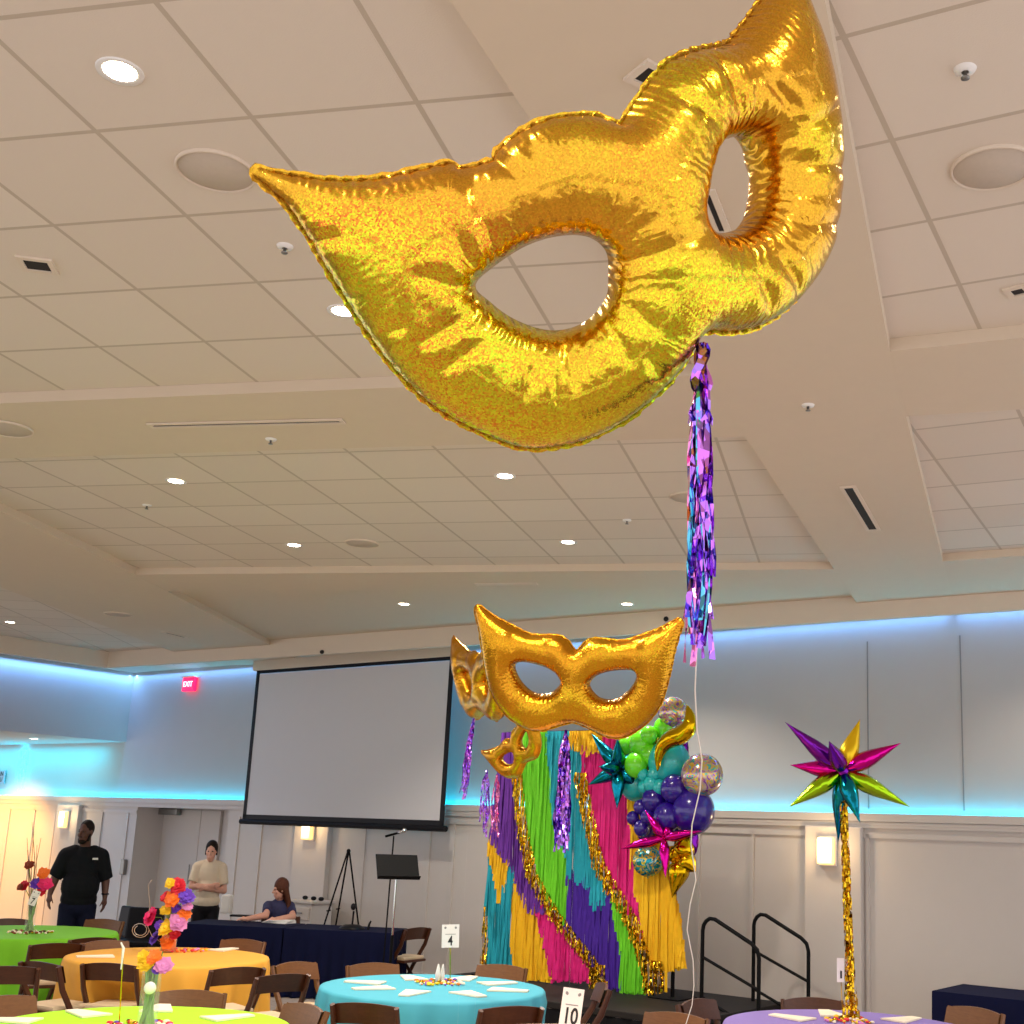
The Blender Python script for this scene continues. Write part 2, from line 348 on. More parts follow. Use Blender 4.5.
# recessed doorway
d0, d1 = ws(wp(137, 815)), ws(wp(229, 815)); DZ = 2.17; RD = .55
wn = MB()
for s0, s1 in ((sL, d0), (d1, sR)): wn.box(wpt((s0+s1)/2, -.02, (ZL-.05)/2), (s1-s0, .04, ZL-.05), RW)
wn.box(wpt((d0+d1)/2, -.02, (DZ+ZL-.05)/2), (d1-d0, .04, ZL-.05-DZ), RW)
struct(wn.build('wall_lower', 'wains'))
rc = MB()
rc.poly([wpt(d0, 0, 0), wpt(d0, -RD, 0), wpt(d0, -RD, DZ), wpt(d0, 0, DZ)]).poly([wpt(d1, 0, 0), wpt(d1, -RD, 0), wpt(d1, -RD, DZ), wpt(d1, 0, DZ)])
rc.poly([wpt(d0, 0, DZ), wpt(d1, 0, DZ), wpt(d1, -RD, DZ), wpt(d0, -RD, DZ)]).poly([wpt(d0-.5, -RD, 0), wpt(d1+.5, -RD, 0), wpt(d1+.5, -RD, DZ), wpt(d0-.5, -RD, DZ)])
struct(rc.build('wall_recess', 'wains'))
cap = MB(); cap.box(wpt((sL+sR)/2, -.055, ZL-.1), (sR-sL, .17, .03), RW); cap.box(wpt((sL+sR)/2, .015, ZL-.04), (sR-sL, .05, .08), RW); cap.box(wpt((sL+sR)/2, .012, ZL-.13), (sR-sL, .03, .03), RW)
struct(cap.build('trim_4', 'wains'))
bt = MB()
for px in (8, 33, 54, 80, 101, 127, 239, 262, 366, 431, 455, 700, 753, 868): bt.box(wpt(ws(wp(px, 830)), .008, 1.03), (.035, .022, 2.05), RW)
bt.box(wpt((sL+d0)/2, .008, 2.04), (d0-sL, .022, .05), RW); bt.box(wpt((d1+sR)/2, .008, 2.04), (sR-d1, .022, .05), RW); 
struct(bt.build('trim_5', 'wains'))
struct(MB().box(wpt((d1+sR)/2, .014, .07), (sR-d1, .03, .14), RW).build('baseboard_back', 'wains'))
# pilasters and sconces
for i, (p0, p1) in enumerate(((56, 78), (297, 331), (808, 864))):
    s0, s1 = ws(wp(p0, 850)), ws(wp(p1, 850))
    struct(MB().rbox(wpt((s0+s1)/2, .035, 1.06), (s1-s0, .09, 2.12), .012, RW).build(f'trim_{6+i}', 'wains'))
    cx = [67, 313.5, 831.5][i]; s = ws(wp(cx, 848)); z = 1.87
    lab = ('lit rectangular wall sconce on the orange lit wall behind the standing man', 'lit wall sconce just under the projection screen', 'lit wall sconce beside the spiky star centrepiece')[i]
    t = thing('wall_sconce', lab, 'wall lamp', wpt(s, .08, z), -AW, 'wall sconces')
    MB().rbox((0, -.012, 0), (.2, .022, .3), .004).build('back_plate', 'white', t)
    MB().rbox((0, -.06, 0), (.17, .07, .27), .015).build('lamp_shade', 'sconce', t)
    l = bpy.data.lights.new('sconce_bulb', 'POINT'); l.energy = 6; l.color = (1, .68, .34); l.shadow_soft_size = .05; o = bpy.data.objects.new('sconce_lamp', l); COL.objects.link(o); o.location = wpt(s, .26, z+.05)
# doors in the recess
e0, e1 = ws(wp(160, 830, -RD)), ws(wp(222, 830, -RD)); em = ws(wp(202.5, 830, -RD))
for k, (s0, s1) in enumerate(((e0, em-.005), (em+.005, e1))):
    o = struct(MB().rbox(wpt((s0+s1)/2, -RD+.03, 1.05), (s1-s0, .05, 2.1), .006, RW).build(f'door_{k+1}', 'door'))
    hs = s1-.1 if k == 0 else s0+.1
    MB().tube([wpt(hs, -RD+.1, .95), wpt(hs, -RD+.1, 1.25)], .012, 8).build('door_handle', 'greym', o)
o = MB().rbox(wpt(e0+.35, -RD+.12, 2.06), (.55, .09, .1), .01, RW).build('door_closer', 'greym'); tag(o, 'grey door closer at the top of the recessed double door', 'door closer')
o = MB().rbox(wpt(ws(wp(125.5, 867)), .04, wp(125.5, 867).z), (.1, .06, .24), .01, RW).build('wall_phone', 'greym'); tag(o, 'small dark wall box beside the doorway corner behind the man', 'wall box')
# left side upper wall with lit alcove underneath
C1 = onz(133, 676, FZ+.1); C1 = wpt(ws(wp(131, 700, WO)), WO, 0)
bz = onpl(126, 742, C1, LN).z
SDr = LD
struct(MB().prism([V2(C1), V2(C1+SDr*9), V2(C1+SDr*9-LN*7), V2(C1-LN*7+Vector((0, 3, 0)))], bz, ZT).build('wall_left', 'wall'))
# signs
q = wp(189.5, 684.5, WO+.06)
t = thing('exit_sign', 'glowing red exit sign high on the wall left of the screen', 'exit sign', q, -AW)
MB().rbox((0, 0, 0), (.3, .06, .22), .008).build('housing', 'exit', t)
me = text_mesh('EXIT', .12); o = bpy.data.objects.new('lettering', me); COL.objects.link(o); me.materials.append(mat('exit letters', 'fff0f0', .4, emit='ffb0c0', es=2)); o.parent = t; o.rotation_euler = (PI/2, 0, 0); o.location = (0, -.034, 0)
MB().box((0, .0, .125), (.34, .1, .02)).build('mount', 'white', t)
q = wp(2, 777, WO+.03)
t = thing('wall_sign', 'grey sign with dark lettering on the cyan lit wall at far left edge', 'sign', q, -AW)
MB().rbox((-.12, 0, 0), (.44, .02, .24), .004).build('panel', mat('grey sign face', 'a9a6b4', .5), t)
for z, tx in ((.055, 'IN'), (-.05, 'U')):
    me = text_mesh(tx, .11); o = bpy.data.objects.new('lettering', me); COL.objects.link(o); me.materials.append(M['ink']); o.parent = t; o.rotation_euler = (PI/2, 0, 0); o.location = (0, -.012, z)
# ------------------------------------------------------------------ ceiling fittings
def on_ceiling(px, py, z): q = onz(px, py, z); q.z = z; return q
LIGHTS = []
def downlight(px, py, z, label, r=.053):
    q = on_ceiling(px, py, z); t = thing('ceiling_downlight', label, 'ceiling light', q, 0, 'recessed downlights')
    MB().lathe([(r, -.001), (r+.022, -.006), (r+.024, -.001), (r+.024, .0)], seg=24).build('trim_ring', 'white', t, 'all')
    MB().lathe([(.001, -.003), (r, -.003)], seg=24).build('lamp_lens', 'lamp', t)
    LIGHTS.append(q); return t
for a in ((120, 71, ZT, 'bright round downlight in the tiled ceiling at upper left'), (343, 311, ZT, 'downlight peeking out beside the lower left edge of the large gold mask'),
    (176, 481, ZT, 'downlight in the middle ceiling bay left of the others, below the long slot vent'), (505, 476, ZT, 'downlight in the middle ceiling bay just under the big gold mask'), (294, 545, ZT, 'downlight near the far edge of the middle ceiling bay, left one of two'),
    (568, 542, ZT, 'downlight near the far edge of the middle ceiling bay, right one of two'), (404, 604, ZT, 'far downlight in the last ceiling strip above the projection screen'), (627, 604, ZT, 'far downlight above the gold mask near the blue lit strip'),
    (10, 622, ZT, 'downlight in the blue tinted ceiling bay at the left edge')): downlight(*a)
q = onpl(34, 737.5, (0, 0, bz), (0, 0, 1)); downlight(34, 738.5, bz, 'small downlight under the cyan lit alcove at left', .06)
def speaker(px, py, z, r, label):
    q = on_ceiling(px, py, z); t = thing('ceiling_speaker', label, 'ceiling speaker', q, 0, 'round ceiling speakers')
    MB().lathe([(.001, -.008), (r*.9, -.009), (r*.93, -.002)], seg=36).build('grille', 'grille', t, 'all')
    MB().lathe([(r*.92, -.003), (r*.95, -.014), (r, -.008), (r, 0)], seg=36).build('rim', 'gyp2', t, 'all')
speaker(216, 170, ZT, .15, 'round flush ceiling speaker by the left tip of the large gold mask')
speaker(993, 167, ZT, .15, 'round flush ceiling speaker in the tiled bay at upper right'); speaker(6, 428, ZB, .16, 'round flush ceiling speaker on the cross beam at the left edge')
speaker(362, 543, ZT, .15, 'round flush ceiling speaker between the two far downlights'); speaker(690, 497, ZT, .15, 'faint round ceiling speaker behind the hanging purple tassel'); speaker(118, 614, ZB, .16, 'round flush ceiling speaker on the left dropped beam')
def sprinkler(px, py, z, label):
    t = thing('fire_sprinkler', label, 'sprinkler', on_ceiling(px, py, z), 0, 'ceiling sprinklers')
    MB().lathe([(.012, -.012), (.032, -.008), (.036, 0)], seg=20).build('escutcheon', 'white', t, 'all')
    MB().lathe([(.001, -.034), (.014, -.034), (.014, -.03), (.006, -.026), (.006, -.01)], seg=12).build('head', 'greym', t, 'all')
for a in ((285, 246, ZT, 'small sprinkler in the tiles below the left tip of the gold mask'), (965, 69, ZT, 'white sprinkler in the tiles at upper right above the round speaker'), (271, 439, ZB, 'small sprinkler on the cross beam below the long slot vent'),
    (808, 405, ZB, 'small sprinkler on the wide beam right of the purple tassel'), (147, 505, ZT, 'tiny sprinkler in the middle ceiling bay at left'), (627, 520, ZT, 'tiny sprinkler in the middle ceiling bay left of the purple tassel')): sprinkler(*a)
def slot(p0, p1, z, w, label, name='slot_vent'):
    a, b = on_ceiling(*p0, z), on_ceiling(*p1, z); c = (a+b)/2; dd = b-a; L = dd.length; an = math.atan2(dd.y, dd.x)
    t = thing(name, label, 'air vent', c, an, 'ceiling air vents')
    f = MB()
    for sy in (-1, 1): f.box((0, sy*(w/2+.012), -.005), (L+.05, .024, .01))
    for sx in (-1, 1): f.box((sx*(L/2+.012), 0, -.005), (.024, w, .01))
    f.build('frame', 'gyp2', t); MB().box((0, 0, -.002), (L, w, .003)).build('slot', 'dark', t)
slot((153, 425), (340, 420.5), ZB, .03, 'long thin slot vent across the near cross beam'); slot((848, 487), (873, 529), ZB, .06, 'dark slot vent on the wide beam at right')
slot((707, 193), (722, 230), ZB, .022, 'dark slot vent seen through the right eye of the large gold mask'); slot((640, 80), (655, 68), ZB, .05, 'slot vent peeking over the top of the large gold mask')
slot((478, 584), (535, 583.5), ZB, .03, 'faint slot vent on the far cross beam above the second mask'); slot((185, 637), (165, 632), ZB, .05, 'faint slot vent on the left dropped beam')
slot((25, 263), (50, 266), ZT, .1, 'small square vent in the tiles near the left edge', 'ceiling_vent'); slot((1012, 292), (1024, 289), ZT, .06, 'short vent cut by the right edge of the picture', 'ceiling_vent')
for px, py, lab in ((322, 652, 'tiny dark sensor on the far fascia above the screen'), (666, 619, 'tiny dark sensor on the far fascia above the second gold mask')):
    q = onpl(px, py, FA+nF*.01, nF); tag(MB().ell(q, .028).build('wall_sensor', 'dark', None, 'all'), lab, 'sensor', 'fascia sensors')
# ------------------------------------------------------------------ projection screen
OFS = .32; a, b = wp(250, 747, OFS), wp(449, 742, OFS); zb = wp(342, 825, OFS).z; zt = wp(352, 664, OFS).z; s0, s1 = ws(a), ws(b)
t = thing('projection_screen', 'large grey projection screen with black border hung on the back wall', 'screen', wpt((s0+s1)/2, OFS, zb), -AW); Wd, Hd = s1-s0, zt-zb
MB().box((0, .0, Hd/2), (Wd-.1, .008, Hd-.1)).build('screen_fabric', 'screen', t)
f = MB()
for sx in (-1, 1): f.box((sx*(Wd/2-.035), -.004, Hd/2), (.07, .012, Hd))
f.box((0, -.004, Hd-.02), (Wd, .012, .05)); f.box((0, -.004, .05), (Wd, .012, .1)); f.build('border', 'blackp', t)
MB().tube([(-Wd/2-.04, 0, .0), (Wd/2+.04, 0, .0)], .04, 10).build('bottom_bar', 'blackp', t)
MB().rbox((0, .06, Hd+.08), (Wd+.2, .16, .16), .02).build('screen_case', 'gyp2', t)
for sx in (-1, 1): MB().box((sx*Wd*.4, .29, Hd+.08), (.06, .38, .05)).build('bracket', 'gyp2', t)
# ------------------------------------------------------------------ lights
def spot(loc, e, col=(1, .87, .72), ang=130, r=.08, dirv=(0, 0, -1)):
    l = bpy.data.lights.new('downlight', 'SPOT'); l.energy = e; l.color = col; l.spot_size = math.radians(ang); l.spot_blend = .6; l.shadow_soft_size = r
    o = bpy.data.objects.new('downlight_lamp', l); COL.objects.link(o); o.location = loc; o.rotation_euler = Vector(dirv).to_track_quat('-Z', 'Y').to_euler()
def area(p, q, w, e, col, dirv):
    p, q = Vector(p), Vector(q); l = bpy.data.lights.new('led_strip', 'AREA'); l.shape = 'RECTANGLE'; l.size = (q-p).length; l.size_y = w; l.energy = e; l.color = col
    o = bpy.data.objects.new('led_strip_lamp', l); COL.objects.link(o); z = -Vector(dirv).normalized(); x = (q-p).normalized(); y = z.cross(x).normalized(); x = y.cross(z)
    mm = Matrix((x, y, z)).transposed().to_4x4(); mm.translation = (p+q)/2; o.matrix_world = mm
for q in LIGHTS: spot((q.x, q.y, q.z-.06), 150 if q.z > ZB-.1 else 8, (1, .89, .77))
for x in (-4.5, -1.5, 1.5):
    for y in (.4, 3.6): 
        if not (x == -4.5 and y == 3.6): spot((x, y, ZT-.06), 130)
for p in ((3, 8.2), (1.7, 11)): spot((*p, ZT-.06), 110)
LW, LH, LC = -21, 4.0, (0, .78, 1.)
LC = (.0, .72, 1.)
area(wpt(-20, -.12, ZL-.075), wpt(6, -.12, ZL-.075), .02, 130, (0, .62, 1.), tuple(-NW*.5+Vector((0, 0, 1))))
area(wpt(ws(C1), WO+.07, ZT-.05), wpt(6, WO+.07, ZT-.05), .04, 40, (.16, .42, 1.), (0, 0, -1))
area(C1+LN*.1+Vector((0, 0, ZT-.05)), C1+SDr*8+LN*.1+Vector((0, 0, ZT-.05)), .05, 42, (.16, .42, 1.), (0, 0, -1))
area(C1-LN*.5+SDr*.3+Vector((0, 0, bz-.03)), C1-LN*5+SDr*.3+Vector((0, 0, bz-.03)), .05, 32, LC, (0, 0, -1))
area(wpt(ws(wp(14, 770)), WO+.06, 2.35), wpt(ws(wp(14, 770)), WO+.06, bz-.1), .05, 9, (0, .62, 1.), tuple(-NW))
spot(wpt(ws(wp(10, 850)), 2.2, 2.5), 480, (1, .46, .08), 80, .1, tuple(-NW*1.5+Vector((0, 0, -1.1))))
w = bpy.data.worlds.new('hall'); S.world = w; w.use_nodes = True
bg = w.node_tree.nodes['Background']; bg.inputs[0].default_value = (*lin('dfdce0'), 1); bg.inputs[1].default_value = 1.35
# ------------------------------------------------------------------ foil masks
def resample(pts, step, closed=True):
    pts = [Vector(p) for p in pts]; n = len(pts); dense = []
    for i in range(n):                                   # Catmull-Rom through the points
        p0, p1, p2, p3 = pts[i-1], pts[i], pts[(i+1) % n], pts[(i+2) % n]
        for k in range(12):
            t = k/12; dense.append(.5*((2*p1)+(p2-p0)*t+(2*p0-5*p1+4*p2-p3)*t*t+(3*p1-p0-3*p2+p3)*t**3))
    L = [0.]
    for i in range(len(dense)): L.append(L[-1]+(dense[(i+1) % len(dense)]-dense[i]).length)
    m = max(8, round(L[-1]/step)); out = []; j = 0
    for k in range(m):
        s = L[-1]*k/m
        while L[j+1] < s: j += 1
        t = (s-L[j])/max(1e-9, L[j+1]-L[j]); out.append(dense[j].lerp(dense[(j+1) % len(dense)], t))
    return out
def inside(P, poly):
    x, y = P[:, 0], P[:, 1]; r = np.zeros(len(P), bool); n = len(poly)
    for i in range(n):
        x0, y0 = poly[i-1]; x1, y1 = poly[i]
        if y0 == y1: continue
        c = ((y0 > y) != (y1 > y)) & (x < (x1-x0)*(y-y0)/(y1-y0)+x0); r ^= c
    return r
def foil_mask(outline, holes, step, puff, fold=0., rim=.008, creases=(), wr=.05, seed=1, segs=()):
    rng = np.random.default_rng(seed)
    loops = [resample(outline, step)]+[resample(h, step*.8) for h in holes]
    B = []; E = []; bs = []
    for lp in loops:
        k = len(B); n = len(lp); acc = 0
        for i, p in enumerate(lp):
            B.append((p.x, p.y)); E.append((k+i, k+(i+1) % n)); bs.append(acc); acc += (lp[(i+1) % n]-p).length
    B = np.array(B); bs = np.array(bs); nb = len(B)
    mn, mx = B.min(0), B.max(0); gx = np.arange(mn[0], mx[0], step); gy = np.arange(mn[1], mx[1], step*.866)
    P = np.array([(x+(step/2 if j % 2 else 0), y) for j, y in enumerate(gy) for x in gx])+rng.uniform(-.12, .12, (len(gx)*len(gy), 2))*step
    polys = [[(p.x, p.y) for p in lp] for lp in loops]
    ok = inside(P, polys[0])
    for h in polys[1:]: ok &= ~inside(P, h)
    P = P[ok]; D = np.sqrt(((P[:, None, :]-B[None])**2).sum(2)); P = P[D.min(1) > step*.6]
    allp = np.vstack([B, P])
    vo, _, fo, *_ = delaunay_2d_cdt([Vector(p) for p in allp], E, [], 0, 1e-7)
    V = np.array([(v.x, v.y) for v in vo]); T = np.array([f for f in fo if len(f) == 3]); cen = V[T].mean(1)
    ok = inside(cen, polys[0])
    for h in polys[1:]: ok &= ~inside(cen, h)
    T = T[ok]; n = len(V)
    D = np.sqrt(((V[:, None, :]-B[None])**2).sum(2)); near = D.argmin(1); d = D.min(1); s = bs[near]
    isb = d < 1e-6
    # membrane height: Poisson with cotangent weights, solved by conjugate gradients
    I, J, Wt = [], [], []; area_ = np.zeros(n)
    for a, b, c in ((0, 1, 2), (1, 2, 0), (2, 0, 1)):
        u = V[T[:, b]]-V[T[:, a]]; v = V[T[:, c]]-V[T[:, a]]; cr = np.abs(u[:, 0]*v[:, 1]-u[:, 1]*v[:, 0])+1e-12
        I.append(T[:, b]); J.append(T[:, c]); Wt.append(.5*(u*v).sum(1)/cr); np.add.at(area_, T[:, a], cr/6)
    I = np.concatenate(I); J = np.concatenate(J); Wt = np.clip(np.concatenate(Wt), 1e-4, 10)
    def A(x):
        x = np.where(isb, 0, x); f = Wt*(x[I]-x[J]); return np.where(isb, 0, np.bincount(I, f, n)-np.bincount(J, f, n))
    x = np.zeros(n); r = np.where(isb, 0, area_); p = r.copy(); rs = r@r
    for _ in range(500):
        Ap = A(p); al = rs/(p@Ap+1e-30); x += al*p; r -= al*Ap; r2 = r@r
        if r2 < 1e-16: break
        p = r+p*(r2/rs); rs = r2
    H = puff*np.sqrt(np.maximum(0, 2*x))
    ph = rng.uniform(0, 6.28, 60)
    lam = .055*step/.0085
    outer = near < len(loops[0])
    wv = np.where(outer, .3, 1.)*np.sin(2*PI*s/lam+1.7*np.sin(s*11+ph[0])+np.sin(s*29+ph[1]))*np.exp(-d/(7*step))
    H *= 1+wr*wv
    for (cx, cy, ang, L, dep) in creases:
        ux, uy = math.cos(ang), math.sin(ang); dx, dy = V[:, 0]-cx, V[:, 1]-cy; al = dx*ux+dy*uy; pe = -dx*uy+dy*ux
        H *= 1-dep*np.exp(-np.abs(pe)/(1.6*step))*np.exp(-(al/L)**4)
        H *= 1+dep*.35*np.exp(-((np.abs(pe)-4*step)/(2.2*step))**2)*np.exp(-(al/L)**4)
    for (x0, y0), (x1, y1), dep in segs:
        L2 = (x1-x0)**2+(y1-y0)**2; tt_ = np.clip(((V[:, 0]-x0)*(x1-x0)+(V[:, 1]-y0)*(y1-y0))/L2, 0, 1)
        ds = np.hypot(V[:, 0]-x0-tt_*(x1-x0), V[:, 1]-y0-tt_*(y1-y0)); tap = np.minimum(1, 4*np.minimum(tt_+.06, 1.06-tt_))
        H = np.maximum(H-dep*tap*np.exp(-(ds/(step*.95))**1.5)+dep*.35*tap*np.exp(-((ds-3.2*step)/(2*step))**2), np.where(isb, 0, H*.3))
    mb = MB(); cf, sf = math.cos(fold), math.sin(fold)
    def place(u, v, h, sg):
        base = Vector((u*cf, math.sqrt(u*u+.004)*sf, v)); k = math.tanh(u/.06)
        return base+Vector((k*sf*h, -h*cf, 0))*sg
    uv = []
    fr = mb.pts([place(V[i, 0], V[i, 1], H[i], 1) for i in range(n)])
    bk = [fr[i] if isb[i] else mb.pts([place(V[i, 0], V[i, 1], H[i], -1)])[0] for i in range(n)]
    su = {}
    for i in range(n): dd = d[i]+(.075 if outer[i] else 0); su[fr[i]] = (s[i], dd); su[bk[i]] = (s[i], dd)
    for t in T:
        a, b, c = t; q = (V[b]-V[a])[0]*(V[c]-V[a])[1]-(V[b]-V[a])[1]*(V[c]-V[a])[0]
        if q < 0: b, c = c, b
        mb.face([fr[a], fr[b], fr[c]])
        if not (isb[a] and isb[b] and isb[c]): mb.face([bk[a], bk[c], bk[b]])
    # flat crinkled rim along the outer weld
    lp = loops[0]; nn = len(lp); ar = sum(lp[i-1].x*lp[i].y-lp[i].x*lp[i-1].y for i in range(nn)); sg = 1 if ar > 0 else -1
    ring = []
    for i in range(nn):
        tn = (lp[(i+1) % nn]-lp[i-1]).normalized(); nv = Vector((tn.y, -tn.x))*sg
        e0_, e1_ = (lp[i]-lp[i-1]).normalized(), (lp[(i+1) % nn]-lp[i]).normalized(); w = rim*(.75+.5*random.random())*max(.05, min(1, (e0_.dot(e1_)-.5)*2.2)); q = lp[i]+nv*w
        ring.append(mb.pts([place(q.x, q.y, rim*.5*math.sin(i*1.9+random.random()), 1)])[0]); su[ring[-1]] = (bs[i], .06)
    bi = [int(np.argmin(((V-np.array([p.x, p.y]))**2).sum(1))) for p in lp]
    for i in range(nn):
        j = (i+1) % nn; mb.face([fr[bi[i]], fr[bi[j]], ring[j], ring[i]])
    return mb, su
def mask_obj(name, mt, mb, su, parent):
    o = mb.build(name, mt, parent, 'all'); me = o.data; ul = me.uv_layers.new(name='seam')
    idx = np.empty(len(me.loops), int); me.loops.foreach_get('vertex_index', idx)
    arr = np.array([su.get(i, (0, 0)) for i in range(len(mb.v))], float); ul.data.foreach_set('uv', arr[idx].ravel()); return o
def eul(a, b, c): return (Matrix.Rotation(c, 3, 'Z') @ Matrix.Rotation(b, 3, 'Y') @ Matrix.Rotation(a, 3, 'X'))
def unproj(px, R, T, fold, right):
    """pixel -> (u, v) on one half of the folded mask plane"""
    sg = 1 if right else -1; nl = Vector((-sg*math.sin(fold), math.cos(fold), 0)); n = R @ nl
    p = onpl(px[0], px[1], T, n)-T; l = R.transposed() @ p; return ((l.x*math.cos(fold)+sg*l.y*math.sin(fold)), l.z)
def fringe(mb, top, L, n, spread, w, rnd, drift=(0, 0, 0), wav=.02):
    for i in range(n):
        a = rnd.uniform(0, 2*PI); r = spread*math.sqrt(rnd.random()); l = L*rnd.uniform(.72, 1.); px, py = rnd.uniform(0, 6), rnd.uniform(0, 6); ps = []; ws_ = []
        for k in range(15):
            t = k/14; g = min(1, t*5)*(.55+.45*t)
            ps.append(Vector(top)+Vector((math.cos(a)*r*g+wav*math.sin(px+t*7)*t, math.sin(a)*r*g+wav*math.sin(py+t*6)*t, -l*t))+Vector(drift)*t)
            b = a+math.sin(px+t*9)*1.4+t*3; ws_.append(Vector((math.cos(b), math.sin(b), .15))*w)
        mb.ribbon(ps, ws_, None)
# the large mask, nearest the camera
BR = eul(.466, -.535, .432); BT = Vector((-.257, 1.513, 2.743)); BF = .30
OUT_L = [(250, 168), (297, 176), (335, 180), (373, 179), (414, 171), (450, 163), (463, 168), (493, 160), (497, 152), (510, 140), (530, 127), (557, 117), (593, 114), (611, 118), (626, 121)]
OUT_R = [(638, 102), (653, 80), (669, 62), (692, 51.5), (714, 47), (728, 43), (736, 34), (755, 9), (775, -18), (796, -45), (800, -20), (802, 0), (809, 27), (816, 50), (822, 81), (828, 117), (831, 148), (830, 188), (827, 233), (818, 265), (802, 290), (783, 311), (758, 327), (732, 332), (716, 331)]
OUT_L2 = [(705, 337), (690, 362), (663, 391), (627, 420), (585, 440), (543, 448), (512, 445), (470, 427), (434, 406), (408, 383), (385, 357), (364, 327), (343, 294), (321, 258), (305, 231), (286, 204), (267, 186)]
EYE_L = [(476, 285), (498, 264), (529, 245), (561, 236), (590, 237), (608, 252), (610, 278), (607, 298), (591, 318), (568, 329), (542, 329), (513, 318), (491, 302)]
EYE_R = [(712, 152), (722, 141), (748, 135), (758, 146), (763, 178), (758, 208), (748, 223), (733, 231), (715, 233), (701, 227), (696, 214), (702, 188), (706, 166)]
up = lambda ps, r: [unproj(p, BR, BT, BF, r) for p in ps]
SEG = [(439, 200, 477, 275, 0), (468, 170, 497, 262, 0), (418, 269, 471, 287, 0), (413, 340, 477, 305, 0), (436, 366, 481, 334, 0), (305, 243, 345, 232, 0), (345, 300, 364, 290, 0), (609, 150, 612, 230, 0), (607, 266, 690, 236, 0),
       (567, 333, 572, 385, 0), (530, 357, 522, 392, 0), (552, 363, 556, 402, 0), (602, 318, 628, 360, 0), (618, 300, 655, 330, 0), (733, 284, 752, 309, 1), (751, 262, 785, 300, 1), (769, 229, 826, 227, 1), (768, 170, 826, 172, 1), (768, 140, 815, 112, 1), (738, 88, 768, 122, 1), (700, 62, 716, 118, 1), (655, 96, 690, 128, 1), (530, 140, 545, 190, 0), (496, 158, 528, 182, 0), (380, 330, 408, 318, 0), (640, 345, 655, 372, 0)]
big, su = foil_mask(up(OUT_L, 0)+up(OUT_R, 1)+up(OUT_L2, 0), [up(EYE_L, 0), up(EYE_R, 1)], .0068, .80, BF, .006, wr=.022,
    segs=[(unproj(q_[:2], BR, BT, BF, q_[4]), unproj(q_[2:4], BR, BT, BF, q_[4]), .0068) for q_ in SEG])
def mask_thing(label, R, T):
    o = thing('mask_balloon', label, 'balloon', T, 0, 'gold mask balloons'); o.matrix_basis = Matrix.Translation(T) @ R.to_4x4(); return o
t = mask_thing('largest gold masquerade mask foil balloon floating close overhead, holographic glitter finish', BR, BT)
mask_obj('mask_body', 'gold', big, su, t)
rn = random.Random(3); top = onpl(702, 342, BT, AX[2]); bot = onpl(706, 655, BT, AX[2])
top = atd(702, 343, 1.72); L = top.z-atd(706, 655, 1.72).z
mb = MB(); fringe(mb, top, L*1.05, 26, .014, .0045, rn, (.004, 0, 0), .008); mb.build('fringe_tassel', 'purf', t, world=True)
mb = MB(); fringe(mb, top, L*1.2, 7, .014, .0028, rn, (-.008, 0, 0), .008); mb.build('fringe_tassel', 'pinkf', t, world=True)
mb = MB(); fringe(mb, top, L*.98, 9, .016, .003, rn, (.0, 0, 0), .008); mb.build('fringe_tassel', 'tealf', t, world=True)
mb = MB(); 
for k in range(7):
    a = k*.9; mb.ribbon([top+Vector((math.cos(a)*.012*math.sin(j*.45), math.sin(a)*.012*math.sin(j*.45), -.012*j)) + Vector((math.cos(a+j)*.006, 0, 0)) for j in range(11)], Vector((math.sin(a), math.cos(a), .3)).normalized()*.006, None)
mb.build('tassel_knot', 'purf', t, world=True)
rb = [atd(x, y, 1.72+(y-660)/364*1.2) for x, y in ((697, 640), (695, 690), (697, 730), (702, 760), (700, 790), (692, 825), (691, 845), (696, 880), (690, 905), (687, 930), (693, 960), (694, 985), (692, 1005), (686, 1024), (680, 1060))]
rb.append(Vector((rb[-1].x, rb[-1].y+.05, .0)))
mb = MB(); mb.tube(rb, .0011, 6); mb.build('ribbon', 'ribbon', t, world=True, label='thin white curling ribbon')
# smaller masks share one symmetric pattern
HALF = [(0, .33), (.10, .42), (.2, .45), (.34, .445), (.475, .45), (.635, .51), (.82, .585), (1.02, .68), (.965, .42), (.915, .155), (.85, -.08), (.73, -.26), (.577, -.376), (.443, -.43), (.303, -.423), (.17, -.375), (0, -.33)]
EYE = [(.15, .045), (.235, .127), (.397, .175), (.55, .185), (.60, .14), (.53, .01), (.40, -.08), (.26, -.08), (.175, -.02)]
def pattern(s): return [(x*s, y*s) for x, y in HALF]+[(-x*s, y*s) for x, y in HALF[-2:0:-1]], [[(x*s, y*s) for x, y in EYE], [(-x*s, y*s) for x, y in EYE[::-1]]]
o_, h_ = pattern(.49); pm, psu = foil_mask(o_, h_, .0125, .82, -.04, .007, creases=[(.16, .2, 1.2, .08, .12), (-.16, .2, 1.9, .08, .12), (.3, .2, 1.5, .06, .12), (-.3, .2, 1.6, .06, .12), (0, -.1, 0, .09, .12), (.28, -.15, -1.2, .08, .08), (-.28, -.15, 1.2, .08, .08)], wr=.03, seed=5)
def tassel(t, px, y0, y1, dep, n, sp, w, rnd, mt='purf', drift=(0, 0, 0)):
    tp = atd(px, y0, dep); L = tp.z-atd(px, y1, dep).z; mb = MB(); fringe(mb, tp, L, n, sp, w, rnd, drift, .012); mb.build('fringe_tassel', mt, t, world=True); return tp
MR = eul(.30, .068, -.01); MT = Vector((-1.302, 5.519, 2.628))
t = mask_thing('gold masquerade mask foil balloon hovering upright in front of the streamer backdrop', MR, MT); t.scale = (1, 1, 1.07)
body = mask_obj('mask_body', 'gold2', pm, psu, t)
